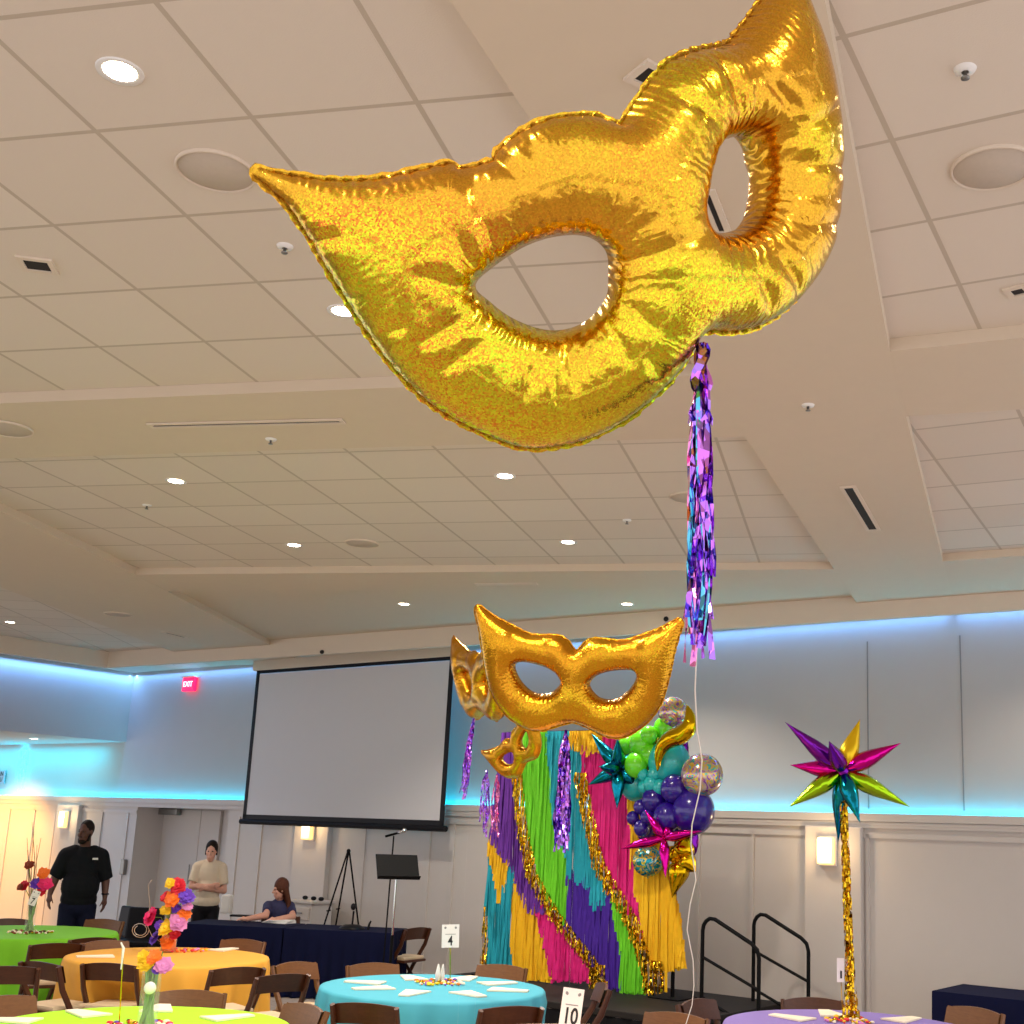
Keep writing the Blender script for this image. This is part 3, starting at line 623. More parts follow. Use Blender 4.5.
tp = atd(578, 722, 5.74); MB().tube([tp, (tp.x, tp.y+.1, .0)], .0001, 4).build('ribbon', 'ribbon', t, world=True)
tassel(t, 566, 730, 854, 5.72, 70, .034, .006, rn); 

def small_mask(label, c, dep, R, s, tas):
    T = atd(*c, dep); t = mask_thing(label, R, T); t.scale = (s, s, s)
    b = body.copy(); COL.objects.link(b); b.parent = t
    tp = atd(tas[0][0], tas[0][1], dep); MB().tube([tp, (tp.x, tp.y+.05, .0)], .0001, 4).build('ribbon', 'ribbon', t, world=True)
    for (px, y0, y1, n, sp, mt, dr) in tas: tassel(t, px, y0, y1, dep, n, sp, .006, rn, mt, dr)
small_mask('gold mask balloon turned nearly edge on, half hidden behind the second mask at its left', (484, 686), 6.8, eul(.2, .1, -.95), .9, [(474, 718, 806, 14, .022, 'purf', (-.04, 0, 0))])
small_mask('smallest gold mask balloon, tilted at the top left corner of the streamer backdrop', (519, 751), 8.4, eul(.35, -.55, -.70), .62, [(487, 770, 838, 12, .04, 'purf', (0, 0, 0)), (497, 775, 838, 8, .03, 'pinkf', (0, 0, 0))])
def proj(P):
    q = AX @ (np.array(P)-CAM); return CX+F*q[0]/q[2], CY-F*q[1]/q[2]
def itp(v, pts):                       # piecewise linear through sorted (key, value)
    if v <= pts[0][0]: return pts[0][1]
    for (a, b), (c, d) in zip(pts, pts[1:]):
        if v <= c: return b+(d-b)*(v-a)/(c-a)
    return pts[-1][1]
# ------------------------------------------------------------------ stage, steps and rails
ZS = .40
SF = onz(640, 1014, ZS); SFs = ws(SF); SFo = (SF-W0).dot(NW)
sR0 = ws(onz(697, 1000, ZS)-Vector((0, 0, 0))); sR0 = ws(onpl(700, 990, W0+NW*(SFo-.15), NW)); sL0 = ws(onz(434, 976, ZS)); SBk = (onz(690, 990.5, ZS)-W0).dot(NW)
st = thing('stage', 'low black portable stage under the streamer backdrop', 'stage', wpt((sL0+sR0)/2, (SFo+SBk)/2, 0), -AW); LWd = sR0-sL0; Dp = SFo-SBk
MB().rbox((0, 0, ZS-.03), (LWd, Dp, .06), .01).build('deck', 'stagetop', st)
sk = MB(); n = 60
for (x0, y0, x1, y1) in ((-LWd/2, -Dp/2, LWd/2, -Dp/2), (LWd/2, -Dp/2, LWd/2, Dp/2), (-LWd/2, Dp/2, -LWd/2, -Dp/2)):
    ps = [Vector((x0+(x1-x0)*i/n, y0+(y1-y0)*i/n, 0)) for i in range(n+1)]; nv = Vector((y1-y0, -(x1-x0), 0)).normalized()
    for i in range(n):
        a, b = ps[i]+nv*(.012*math.sin(i*1.9)-.012), ps[i+1]+nv*(.012*math.sin((i+1)*1.9)-.012); sk.poly([a, b, b+Vector((0, 0, ZS-.06)), a+Vector((0, 0, ZS-.06))])
sk.build('skirt', 'blackcloth', st)
so = min(SFo-.15, SBk+1.1)
t = thing('stage_steps', 'black steps at the right end of the stage between two handrails', 'steps', wpt(sR0+.04, so-.45, 0), -AW)
for k in range(2): MB().rbox((.15+.3*k, 0, ZS*(2-k)/3-.02), (.3, .86, .04), .006).build('tread', 'stagetop', t)
for sy in (-1, 1): MB().box((.3, sy*.41, .06), (.6, .03, .12)).box((.15, sy*.41, .18), (.3, .03, .16)).build('stringer', 'black', t)
def rail(px, py, off, lab):
    a = onpl(px, py, W0+NW*off, NW); s = ws(a); z = a.z; L = .60; dr = .22
    t = thing('handrail', lab, 'handrail', wpt(s, off, 0), -AW, 'stage handrails'); r = .019
    ps = [(0, 0, .02)]+[(0, 0, z-.12)]+[(.12*(1-math.cos(k*PI/8)), 0, z-.12+.12*math.sin(k*PI/8)) for k in range(1, 4)]
    ps += [(.13, 0, z-.012), (L-.08, 0, z-dr+.02), (L-.02, 0, z-dr-.03), (L, 0, z-dr-.1), (L, 0, .02)]
    MB().tube(ps, r, 10).build('rail_frame', 'black', t, True)
    MB().tube([(0, 0, z-.36), (L, 0, z-.36-.24)], r*.8, 8).build('middle_bar', 'black', t, True)
    MB().tube([(0, 0, z-.72), (L, 0, max(.06, z-.72-.24))], r*.8, 8).build('lower_bar', 'black', t, True)
rail(703, 917, so, 'black tubular handrail on the near side of the stage steps'); rail(754, 913, so-.9, 'black tubular handrail on the far side of the stage steps')
# ------------------------------------------------------------------ streamer backdrop
BO = onz(592, 989, ZS); BOo = (BO-W0).dot(NW)
def bp(px, py, off=0.): return onpl(px, py, BO+NW*off, NW)
T1 = [(775, 522), (812, 525), (842, 530), (875, 537), (895, 548), (918, 562), (940, 577), (955, 590), (970, 600), (985, 607)]
T2 = [(780, 585), (805, 590), (838, 597), (862, 603), (880, 612), (895, 622), (920, 636), (945, 645), (965, 650), (985, 658)]
HEM = [(484, 963), (515, 966), (517, 979), (555, 979), (590, 981), (592, 986), (622, 988), (624, 992), (668, 992), (669, 970), (691, 966)]
def colour(x, y):
    x1, x2 = itp(y, T1), itp(y, T2)
    if y > 985 and x > 648 or (x > 649 and x < 668 and y > 962): return 'goldf'
    if x < 491 and y > 908: return 'goldf'
    if 592 < x < 609 and y > 966: return 'goldf'
    if 573 < x < 606 and y < 748-abs(x-590)*.3: return 't_yel'
    if abs(x-x1) < 5 and y > 770 or abs(x-x2) < 6 and y > 775: return 'goldf'
    if x < x1:
        if y < itp(x, [(494, 834), (512, 860), (520, 880), (531, 905)]): return 't_pur'
        if x > itp(y, [(885, 523), (905, 537), (945, 548), (980, 556)]): return 't_pink'
        if y < itp(x, [(493, 850), (499, 884), (503, 897), (509, 880), (514, 858)]) and x < 514: return 't_yel'
        if y > 862 and x > itp(y, [(862, 520), (900, 513), (930, 514), (978, 517)]): return 't_yel'
        return 't_teal'
    if x < x2:
        if x < itp(y, [(735, 551), (812, 557), (850, 570), (905, 571), (920, 566)]): return 't_green'
        if y < itp(x, [(571, 868), (580, 874), (590, 882), (597, 905), (605, 900), (613, 882)]): return 't_teal'
        if x < itp(y, [(890, 614), (920, 618), (950, 623), (990, 623)]): return 't_vio'
        return 't_green'
    if x < itp(y, [(745, 627), (800, 631), (880, 638), (905, 643), (925, 646), (950, 648)]): return 't_pink'
    return 't_yel'
t = thing('streamer_backdrop', 'large backdrop of multicoloured tissue streamers with gold tinsel waves standing on stage', 'backdrop', Vector((BO.x, BO.y, ZS)), -AW)
bt0, bt1 = ws(bp(496, 850)), ws(bp(672, 880)); ztop = bp(590, 733).z
bands = {}; rn = random.Random(11)
def strand(col, s, z0, z1, off, w, foilish):
    mb = bands.setdefault(col, MB()); n = max(3, int((z0-z1)/.12)); ps = []; wd = []; ph = rn.uniform(0, 6); am = rn.uniform(.004, .014); lean = rn.uniform(-.012, .012)
    for k in range(n+1):
        f = k/n; ps.append(wpt(s+am*math.sin(ph+f*3)*f+lean*f, BOo+off+.012*math.sin(ph*2+f*4), z0+(z1-z0)*f)); a = math.sin(ph+k*(1.5 if foilish else .5))*(1.2 if foilish else .55); wd.append((UW*math.cos(a)+NW*math.sin(a))*w)
    mb.ribbon(ps, wd, None)
s = bt0-.06
while s < bt1+.2:
    for lay in range(2):
        sj = s+rn.uniform(-.006, .006); z = ztop; P = wpt(sj, BOo, z); run = None; zs = z; k = 0
        while True:
            x, y = proj(wpt(sj, BOo, z)); inn = (x > itp(y, [(735, 506), (770, 502), (835, 494), (858, 490), (915, 485), (975, 484)])) and (x < itp(y, [(735, 668), (880, 672), (905, 681), (968, 690)]))
            c = colour(x, y) if inn else None
            if y > itp(x, HEM)+rn.uniform(-2, 3): c = 'end'
            if c != run:
                if run and run != 'end':
                    ov = rn.uniform(.01, .10)*(.6 if run == 'goldf' else 1)
                    strand(run, sj, zs+.02, z-ov if c != 'end' else z, .05*(1-min(1, k*.2))+lay*.012+(.03 if run == 'goldf' else 0)+rn.uniform(0, .012), (.0145 if run != 'goldf' else .007), run == 'goldf'); k += 1
                run = c; zs = z
            if c == 'end' or z < ZS-.02: break
            z -= .014
    s += .0125
for c, mb in bands.items(): mb.build('gold_fringe' if c == 'goldf' else 'streamer_band', c, t, world=True)
fr = MB()
for q in (bt0+.02, bt1): fr.tube([wpt(q, BOo-.06, ZS+.01), wpt(q, BOo-.06, ztop+.02)], .02, 8)
fr.tube([wpt(bt0, BOo-.06, ztop+.02), wpt(bt1, BOo-.06, ztop+.02)], .02, 8)
for q in (bt0+.02, bt1): fr.box(wpt(q, BOo-.06, ZS+.008), (.35, .35, .012), RW)
fr.build('stand', 'black', t, world=True)
# ------------------------------------------------------------------ balloons at the right edge of the backdrop
def dpt(px, py, off): return bp(px, py, off)
PXM = (bp(600, 850)-bp(601, 850)).length      # metres per pixel on the backdrop
def balloon(px, py, r, off, mt, label, group=None, rr=(1, 1, 1.08), name='balloon'):
    o = MB(); R = r*PXM*.93; c = dpt(px, py, off)
    o.ell((0, 0, 0), (R*rr[0], R*rr[1], R*rr[2]), seg=28, rings=18); o.tube([(0, .0, -R*rr[2]*.98), (0, 0, -R*rr[2]-.012)], [.006, .012], 8)
    b = o.build(name, mt, None, 'all'); b.location = c; tag(b, label, 'balloon', group)
    return b
G = 'balloons clustered beside the backdrop'
for a in ((642.6, 744, 11.5, .2, 'b_green', 'lime green balloon in the middle of the green bunch beside the gold crescent'), (636, 765, 10, .3, 'b_green', 'lime green balloon touching the teal starburst, lowest of the greens'),
    (649, 735, 7.5, .25, 'b_green', 'small lime green balloon at the top of the green bunch'), (627, 745, 8, .08, 'b_green', 'lime green balloon behind the teal starburst'), (664, 728, 9, .1, 'b_green', 'lime green balloon tucked behind the gold crescent top'), (650, 755, 9, .22, 'b_green', 'lime green balloon just above the small teal ones'),
    (669, 762, 18, .15, 'b_teal', 'largest teal balloon under the gold crescent'), (636, 784, 14, .1, 'b_teal', 'medium teal balloon below the green bunch'), (643.5, 775, 5, .3, 'b_teal', 'tiny teal balloon left of its pair, under the greens'), (654, 774, 5.5, .3, 'b_teal', 'tiny teal balloon between the green and large teal balloons'),
    (651, 784, 6.5, .3, 'b_teal', 'small teal balloon in the middle of the teal bunch'), (660, 787, 6.5, .28, 'b_teal', 'small teal balloon touching the upper purple balloon'), (644, 787, 5.5, .28, 'b_teal', 'small teal balloon lowest of the teal bunch'),
    (674, 789, 11.5, .28, 'b_pur', 'purple balloon at the top of the purple bunch'), (654, 800, 10.5, .26, 'b_pur', 'purple balloon at upper left of the purple bunch'), (693, 811, 18, .18, 'b_pur', 'largest purple balloon, under the confetti orb'), (667, 817, 11.5, .3, 'b_pur', 'purple balloon right above the magenta starburst'),
    (674, 806, 12, .12, 'b_pur', 'purple balloon in the centre of the purple bunch'), (640.5, 807, 6, .3, 'b_pur', 'small purple balloon at the upper left tip of the purple bunch'), (633, 818, 5.5, .3, 'b_pur', 'smallest purple balloon sticking out at far left of the bunch'), (642, 828, 7, .28, 'b_pur', 'small purple balloon lowest of the small ones'), (648, 817, 6.5, .3, 'b_pur', 'small purple balloon beside the magenta starburst arm'), (646, 832, 8, .14, 'b_pur', 'purple balloon behind the magenta starburst')):
    balloon(*a, group=G)
balloon(683, 752, 7, .08, 'f_pur', 'violet foil balloon edge behind the largest teal balloon', None, (.7, .7, 2.1))
balloon(702, 775, 17.5, .22, 'orb', 'round foil balloon with confetti pattern at the right of the cluster', None, (1, .8, 1), 'orb_balloon'); balloon(648, 861, 13, .2, 'orb2', 'round swirl patterned balloon below the magenta starburst', None, (1, .6, 1), 'orb_balloon')
balloon(673, 712, 13, .1, 'orb', 'swirl patterned balloon above the gold crescent', None, (1, .8, 1), 'orb_balloon'); balloon(692, 841, 7, .1, 'f_pur', 'narrow violet foil balloon at the right edge under the big purple one', None, (.8, .6, 1.8))
def spike(mb, c, tip, r, twist=0.):
    c, tip = Vector(c), Vector(tip); d = tip-c
    prof = [(0, .25), (.1, .62), (.25, .96), (.36, 1.), (.5, .86), (.7, .52), (.86, .24), (.95, .09), (1., .01)]
    mb.tube([c+d*f for f, _ in prof], [r*k for _, k in prof], 8, True)
def starburst(c, tips, r, mt, label, name='starburst_balloon'):
    t = thing(name, label, 'balloon', c)
    for tp in tips:
        mb = MB(); spike(mb, c, tp, r); mb.build('spike', mt, t, 'all', world=True)
    return t
c = dpt(619, 769, .32)
starburst(c, [dpt(591, 733, .4), dpt(617.5, 738, .55), dpt(588, 785, .42), dpt(617, 809, .4), dpt(640, 750, .1), dpt(642, 790, .15), c+NW*.35], .075, 'f_teal', 'teal foil starburst balloon with long dark spikes at left of the balloon cluster')
c = dpt(664, 838, .42)
starburst(c, [dpt(645, 810, .5), dpt(619, 849, .48), dpt(665.5, 878, .5), dpt(702, 831, .45), dpt(675, 815, .2)], .055, 'f_mag', 'magenta foil starburst balloon with thin spikes in front of the purple balloons')
c = dpt(682, 858, .22)
starburst(c, [dpt(688, 832, .22), dpt(672, 898, .3), dpt(696, 872, .22), dpt(669, 846, .2)], .11, 'goldp', 'plain gold foil star at the lower right end of the balloon cluster', 'star_balloon')
cr = [dpt(*q, .42) for q in ((687, 705), (690, 716), (689, 727), (681, 735), (671, 739), (663, 746), (659, 756), (657.5, 770))]; cr = resample(cr+cr[::-1], .02); cr = cr[:len(cr)//2]
nn = len(cr); tag(MB().tube(cr, [.09*max(.04, math.sin(PI*min(1, (i+.3)/nn))**.8)*(1.25-.5*i/nn) for i in range(nn)], 14).build('crescent_balloon', 'goldp', None, 'all'), 'curled gold foil crescent balloon over the teal and green balloons', 'balloon')
# ------------------------------------------------------------------ chairs
def make_chair(wm, label):
    t = thing('folding_chair', label, 'chair', (0, 0, 0), 0, 'wooden folding chairs')
    hw = .225
    for sx in (-1, 1):
        mb = MB(); mb.tube([(sx*hw, -.215, .785), (sx*hw, -.15, .60), (sx*hw, .0, .36), (sx*hw, .19, .01)], [.017, .019, .019, .017], 8, True, 1.35); mb.build('side_post', wm, t, True)
        mb = MB(); mb.tube([(sx*(hw-.04), .16, .43), (sx*(hw-.04), .0, .26), (sx*(hw-.04), -.2, .01)], [.016, .017, .016], 8, True, 1.3); mb.build('rear_leg', wm, t, True)
    mb = MB(); n = 10; r = []
    for i in range(n+1):
        u = i/n*2-1; x = u*hw; y = -.19-.035*(1-u*u)-.0; up = .785+.022*(1-u*u); lo = .655+.012*(1-u*u)
        for dy in (0, .02): r.append([(x, y-.005*0+dy+.0, up), (x, y+.045+dy, lo)])
    for i in range(n):
        f0, b0, f1, b1 = r[2*i], r[2*i+1], r[2*i+2], r[2*i+3]
        mb.poly([f0[0], f1[0], f1[1], f0[1]]).poly([b0[0], b0[1], b1[1], b1[0]]).poly([f0[0], b0[0], b1[0], f1[0]]).poly([f0[1], f1[1], b1[1], b0[1]])
    mb.build('back_rail', wm, t, True)
    MB().rbox((0, .0, .425), (.40, .40, .03), .008).build('seat', wm, t, True)
    mb = MB(); mb.rbox((0, .0, .455), (.37, .37, .045), .02); mb.build('seat_cushion', 'cush', t, True)
    MB().tube([(-hw, .1, .17), (hw, .1, .17)], .011, 8).build('front_stretcher', wm, t, True); MB().tube([(-hw+.04, -.12, .12), (hw-.04, -.12, .12)], .011, 8).build('rear_stretcher', wm, t, True)
    return t
protos = {}
CHAIRS = {}
def chair(px, py, head, label, wm='wood', tbl=None, back=.215, out=0.):
    """px, py: middle of the top rail; head: point the chair faces"""
    P = onz(px, py, .79); d = (Vector((head[0], head[1], 0))-Vector((P.x, P.y, 0))).normalized(); loc = Vector((P.x, P.y, 0))+d*(back-(.3 if d.y < 0 else .08)); rz = math.atan2(-d.x, d.y)
    if wm not in protos: protos[wm] = make_chair(wm, label); o = protos[wm]; o.matrix_basis = Matrix.Translation(loc) @ Matrix.Rotation(rz, 4, 'Z')
    else: o = dup(protos[wm], loc, rz, label)
    if tbl is not None: CHAIRS.setdefault(tbl, []).append(loc+d*.2)
    return o
TB = {'green': onz(29, 931.5, .76), 'yellow': onz(169, 956, .76), 'lime': onz(140, 1026, .76), 'blue': onz(433.5, 986.5, .76), 'purple': onz(853, 1027, .76)}
hd = lambda k: (TB[k].x, TB[k].y)
chair(114, 964, hd('yellow'), 'dark folding chair with back to us at the gold table, behind the glass vase', 'wood', 'yellow')
chair(234, 968, hd('yellow'), 'dark folding chair at the right near side of the gold table', 'wood', 'yellow')
chair(56, 944, hd('green'), 'folding chair backed against the gap between the green and gold tables', 'wood', 'green')
chair(89, 938.5, hd('green'), 'dark folding chair at the right end of the green table', 'wood', 'green')
chair(7, 967, hd('green'), 'folding chair cut by the left edge in front of the green table', 'wood', 'green')
chair(48, 963, hd('yellow'), 'folding chair seen side on at the left end of the gold table', 'wood', 'yellow')
chair(30, 1003, hd('lime'), 'walnut folding chair behind the near lime table at far left', 'wood_lit', 'lime')
chair(181, 998, hd('lime'), 'walnut folding chair behind the near lime table, right of the glass vase', 'wood_lit', 'lime')
chair(90, 922, hd('green'), 'folding chair on the far side of the green table in front of the standing man', 'wood_lit', 'green')
chair(14, 922, hd('green'), 'folding chair beyond the green table at the left edge', 'wood', 'green')
chair(121, 944.5, hd('yellow'), 'folding chair on the far side of the gold table at left', 'wood_lit', 'yellow')
chair(229, 943, hd('yellow'), 'folding chair on the far side of the gold table in front of the navy table', 'wood_lit', 'yellow')
chair(278, 975, hd('yellow'), 'folding chair drawn up to the right end of the gold table', 'wood', 'yellow')
chair(267, 1010, hd('lime'), 'walnut folding chair at the right of the near lime table', 'wood_lit', 'lime')
chair(318, 967, hd('blue'), 'folding chair standing side on left of the turquoise table', 'wood_lit', 'blue')
chair(369, 1004, hd('blue'), 'dark folding chair with back to us at the left front of the turquoise table', 'wood', 'blue')
chair(507, 1007, hd('blue'), 'dark folding chair with back to us at the right front of the turquoise table', 'wood', 'blue')
chair(386, 968.5, hd('blue'), 'walnut folding chair beyond the turquoise table in front of the music stand', 'wood_lit', 'blue')
chair(489, 969.5, hd('blue'), 'walnut folding chair on the far side of the turquoise table, near the backdrop', 'wood_lit', 'blue')
chair(568, 985, hd('blue'), 'dark folding chair behind the card with the number ten', 'wood', 'blue')
chair(730, 1006, hd('purple'), 'folding chair at the left of the lavender table in front of the stage', 'wood', 'purple')
chair(822, 1005, hd('purple'), 'folding chair behind the lavender table, left of the gold pole', 'wood', 'purple')
chair(952, 1012, hd('purple'), 'walnut folding chair behind the lavender table in front of the right navy table', 'wood_lit', 'purple')
TC = onz(575, 1046, .76); TB['ten'] = TC
chair(657, 1020, (TC.x, TC.y), 'folding chair with only its top visible in front of the stage', 'wood_lit', 'ten')
# ------------------------------------------------------------------ tables
def round_table(k, mt, tl, cl, R=.85):
    c = TB[k]; t = thing('round_table', tl, 'table', (c.x, c.y, 0), 0, 'round banquet tables')
    MB().lathe([(.001, .735), (R-.01, .735), (R-.01, .752), (.001, .752)], seg=48).build('tabletop', 'wood_lit', t)
    for i in range(4):
        a = PI/4+i*PI/2; MB().tube([(.3*math.cos(a), .3*math.sin(a), .735), (.42*math.cos(a), .42*math.sin(a), .01)], .016, 8).build('leg', 'greym', t)
    seats = [(math.atan2(p.y-c.y, p.x-c.x), (Vector((p.x-c.x, p.y-c.y)).length)) for p in CHAIRS.get(k, [])]
    mb = MB(); seg = 240; rows = [(0.001, .757)]+[(R*f, .7575) for f in (.3, .6, .85, .97)]+[(R+.004, .753), (R+.012, .735)]+[(R+.02+.02*j/9, .735-.725*j/9) for j in range(1, 10)]; prev = None; rnd = random.Random(hash(k) % 97 if 0 else len(k)*7); ph = [rnd.uniform(0, 6) for _ in range(4)]
    for (r, z) in rows:
        ring = []
        for i in range(seg):
            a = 2*PI*i/seg; rr = r
            if z < .75:
                dz = (.75-z)/.75; rr += .05*dz**.7*(math.sin(a*17+ph[0]+.6*math.sin(a*3+ph[1]))*.6+math.sin(a*29+ph[2])*.4)+.02*dz
                for (sa, sr) in seats:
                    da = (a-sa+PI) % (2*PI)-PI; lim = sr-.06; w = .34
                    if abs(da) < w and z < .62 and rr > lim:
                        f = min(1, (w-abs(da))/.1)*min(1, (.66-z)/.12); rr = rr+(lim-rr)*f
            ring.append((c.x+rr*math.cos(a), c.y+rr*math.sin(a), z))
        ids = mb.pts(ring)
        if prev:
            for i in range(seg): mb.face([prev[i], prev[(i+1) % seg], ids[(i+1) % seg], ids[i]])
        prev = ids
    tag(mb.build('tablecloth', mt, None, 'all'), cl, 'tablecloth', 'round tablecloths')
round_table('green', 'c_green', 'round banquet table under the apple green cloth at far left', 'apple green round tablecloth at far left in front of the standing man')
round_table('yellow', 'c_yel', 'round banquet table under the gold cloth', 'golden yellow round tablecloth with a tall bouquet on it'); round_table('lime', 'c_lime', 'round banquet table under the bright lime cloth, nearest at left', 'bright lime round tablecloth nearest at lower left')
round_table('blue', 'c_blue', 'round banquet table under the turquoise cloth', 'turquoise round tablecloth at the bottom middle'); round_table('purple', 'c_pur', 'round banquet table under the lavender cloth', 'lavender round tablecloth under the gold pole centrepiece')
round_table('ten', 'c_peach', 'round banquet table under the peach cloth at the bottom edge', 'peach round tablecloth just showing below the number ten card')
def long_table(c, L, D, ang, lab, cl):
    t = thing('banquet_table', lab, 'table', (c.x, c.y, 0), ang, 'long tables'); MB().rbox((0, 0, .73), (L-.02, D-.02, .035), .005).build('tabletop', 'wood_lit', t)
    for sx in (-1, 1):
        for sy in (-1, 1): MB().tube([(sx*(L/2-.15), sy*(D/2-.1), .71), (sx*(L/2-.15), sy*(D/2-.1), .005)], .015, 8).build('leg', 'greym', t)
    mb = MB(); per = []; n = 40
    for (x0, y0, x1, y1) in ((-L/2, -D/2, L/2, -D/2), (L/2, -D/2, L/2, D/2), (L/2, D/2, -L/2, D/2), (-L/2, D/2, -L/2, -D/2)):
        m_ = n if abs(x1-x0) > abs(y1-y0) else n//2
        for i in range(m_): per.append((x0+(x1-x0)*i/m_, y0+(y1-y0)*i/m_, (y1-y0), -(x1-x0)))
    prev = None
    for z in (.758, .745, .6, .35, .01):
        ring = []
        for i, (x, y, nx, ny) in enumerate(per):
            l = math.hypot(nx, ny); a = (.75-z)*.06*(1+math.sin(i*1.35)*.8)+.004*(z < .75); ring.append((x+nx/l*a, y+ny/l*a, z))
        ids = mb.pts(ring)
        if prev:
            for i in range(len(per)): mb.face([prev[i], ids[i], ids[(i+1) % len(per)], prev[(i+1) % len(per)]])
        else: mb.face(ids)
        prev = ids
    o = mb.build('table_skirt', 'c_navy', None, True); o.location = (c.x, c.y, 0); o.rotation_euler = (0, 0, ang); tag(o, cl, 'tablecloth', 'navy tablecloths'); return t
A, B = onz(178, 923, .76), onz(391, 933, .76); A.z = B.z = 0; dd = (B-A); LL = dd.length; dd.normalize(); ang = math.atan2(dd.y, dd.x); nb = Vector((-dd.y, dd.x, 0)); hl = LL/2
NT_ = [B-dd*(hl*(.5+k))+nb*.38 for k in range(2)]
long_table(NT_[0], hl-.03, .76, ang, 'long table under the navy cloth holding the microphone base', 'navy floor length cloth on the table by the music stand')
long_table(NT_[1], hl-.03, .76, ang, 'long table under the navy cloth in front of the standing woman', 'navy floor length cloth on the table in front of the two women')
A2 = onz(928, 990, .76); long_table(Vector((A2.x, A2.y, 0))+UW*.95-NW*.38, 1.83, .76, -AW, 'long table under the navy cloth at the right edge', 'navy floor length cloth on the table at lower right')
# ------------------------------------------------------------------ people
def remeshed(mb, vox, name, mt, parent, smooth=6):
    o = mb.build(name, mt, None, 'all')
    rm = o.modifiers.new('r', 'REMESH'); rm.mode = 'VOXEL'; rm.voxel_size = vox
    sm_ = o.modifiers.new('s', 'SMOOTH'); sm_.iterations = smooth; sm_.factor = .5
    dg = bpy.context.evaluated_depsgraph_get(); me = bpy.data.meshes.new_from_object(o.evaluated_get(dg)); old = o.data
    o.modifiers.clear(); o.data = me; bpy.data.meshes.remove(old); me.name = name
    if not me.materials: me.materials.append(M[mt])
    me.polygons.foreach_set('use_smooth', [True]*len(me.polygons)); o.parent = parent; return o
def chain(mb, pts, rs):
    for (a, b), (ra, rb) in zip(zip(pts, pts[1:]), zip(rs, rs[1:])): mb.caps(a, b, ra, rb)
def head(mb, c, yaw, k=1., tilt=0.):
    R = rotz(yaw) @ Matrix.Rotation(tilt, 3, 'X'); c = Vector(c); q = lambda x, y, z: c+R @ (Vector((x, y, z))*k)
    mb.ell(q(0, .012, .03), [.075*k, .095*k, .1*k], R); mb.ell(q(0, -.018, -.045), [.06*k, .07*k, .075*k], R); mb.ell(q(0, -.045, -.085), [.036*k, .036*k, .03*k], R)
    mb.caps(q(0, -.088, .02), q(0, -.108, -.022), .011*k, .016*k, 8); mb.ell(q(0, -.086, -.058), [.028*k, .014*k, .011*k], R)
    for sx in (-1, 1): mb.ell(q(sx*.077, .012, .0), [.012*k, .02*k, .033*k], R); mb.ell(q(sx*.03, -.076, .028), [.022*k, .012*k, .01*k], R); mb.ell(q(sx*.042, -.06, -.022), [.022*k, .02*k, .02*k], R)
    return q, R
def eyes(q, R, k, parent):
    for sx in (-1, 1): MB().ell(q(sx*.03, -.083, .012), [.011*k, .007*k, .007*k], R, 10, 7).build('eye', 'eye', parent, 'all')
def hand(mb, wrist, d, palm_n, k=1., curl=.5, side=1):
    d = Vector(d).normalized(); n = Vector(palm_n).normalized(); n = (n-d*n.dot(d)).normalized(); s_ = d.cross(n)*side; w = Vector(wrist)
    mb.caps(w, w+d*.05*k, .026*k, .03*k); mb.ell(w+d*.065*k, [.034*k]*3)
    for i, (o, L) in enumerate(((-.030, .072), (-.010, .08), (.010, .075), (.029, .058))):
        b = w+d*.09*k+s_*o*k; m1 = b+(d*math.cos(curl*.5)+n*math.sin(curl*.5))*L*.5*k; m2 = m1+(d*math.cos(curl*1.3)+n*math.sin(curl*1.3))*L*.5*k
        chain(mb, [w+d*.06*k+s_*o*.8*k, b, m1, m2], [.012*k, .0105*k, .0095*k, .008*k])
    tb = w+d*.03*k-s_*.03*k; chain(mb, [tb, tb+(d*.7-s_*.6+n*.2)*.045*k, tb+(d*1.3-s_*.75+n*.5)*.055*k], [.014*k, .012*k, .009*k])
def person(label, px, py, dep, z=None):
    p = atd(px, py, dep); rz = math.atan2(-p.x, p.y); return thing('person', label, 'person', (p.x, p.y, 0), rz)
V = Vector
# standing man in black
t = person('man in a black polo shirt and navy trousers standing, head turned to his right', 81, 880, 14.1); t.scale = (.86, .92, 1.0)
mb = MB(); hc = V((-.015, -.035, 1.75)); q, R = head(mb, hc, -.65, 1.12)
chain(mb, [V((0, .02, 1.56)), V((-.005, -.005, 1.70))], [.075, .07])
mb.ell((0, .02, 1.36), (.2, .14, .22)); mb.ell((0, -.02, 1.12), (.21, .18, .2)); mb.ell((0, .02, .95), (.2, .15, .16))
aL = [V((-.225, .02, 1.49)), V((-.325, .03, 1.22)), V((-.36, -.05, 1.06))]; aR = [V((.225, .02, 1.49)), V((.31, .04, 1.2)), V((.325, -.03, 1.03))]
for a in (aL, aR): chain(mb, a, [.072, .058, .036])
hand(mb, aL[2], (-.05, -.12, -1), (.8, .3, 0), 1.1, .45, -1); hand(mb, aR[2], (.02, -.1, -1), (-.8, .3, 0), 1.1, .45, 1)
for sx in (-1, 1): chain(mb, [V((sx*.1, .02, .92)), V((sx*.12, 0, .5)), V((sx*.13, .03, .09))], [.11, .075, .05]); mb.caps((sx*.13, .04, .05), (sx*.145, -.12, .04), .045, .04)
remeshed(mb, .011, 'body', 'skin_d', t, 3); eyes(q, R, 1.12, t)
mb = MB(); k = 1.12
mb.ell(q(0, .022, .048), [.082*k, .096*k, .092*k], R); hb = remeshed(mb, .012, 'hair', 'hair', t, 2)
mb = MB(); mb.ell(q(0, -.048, -.088), [.05*k, .048*k, .03*k], R); 
for sx in (-1, 1): mb.caps(q(sx*.064, -.02, -.07), q(sx*.07, .0, .0), .018*k, .01*k)
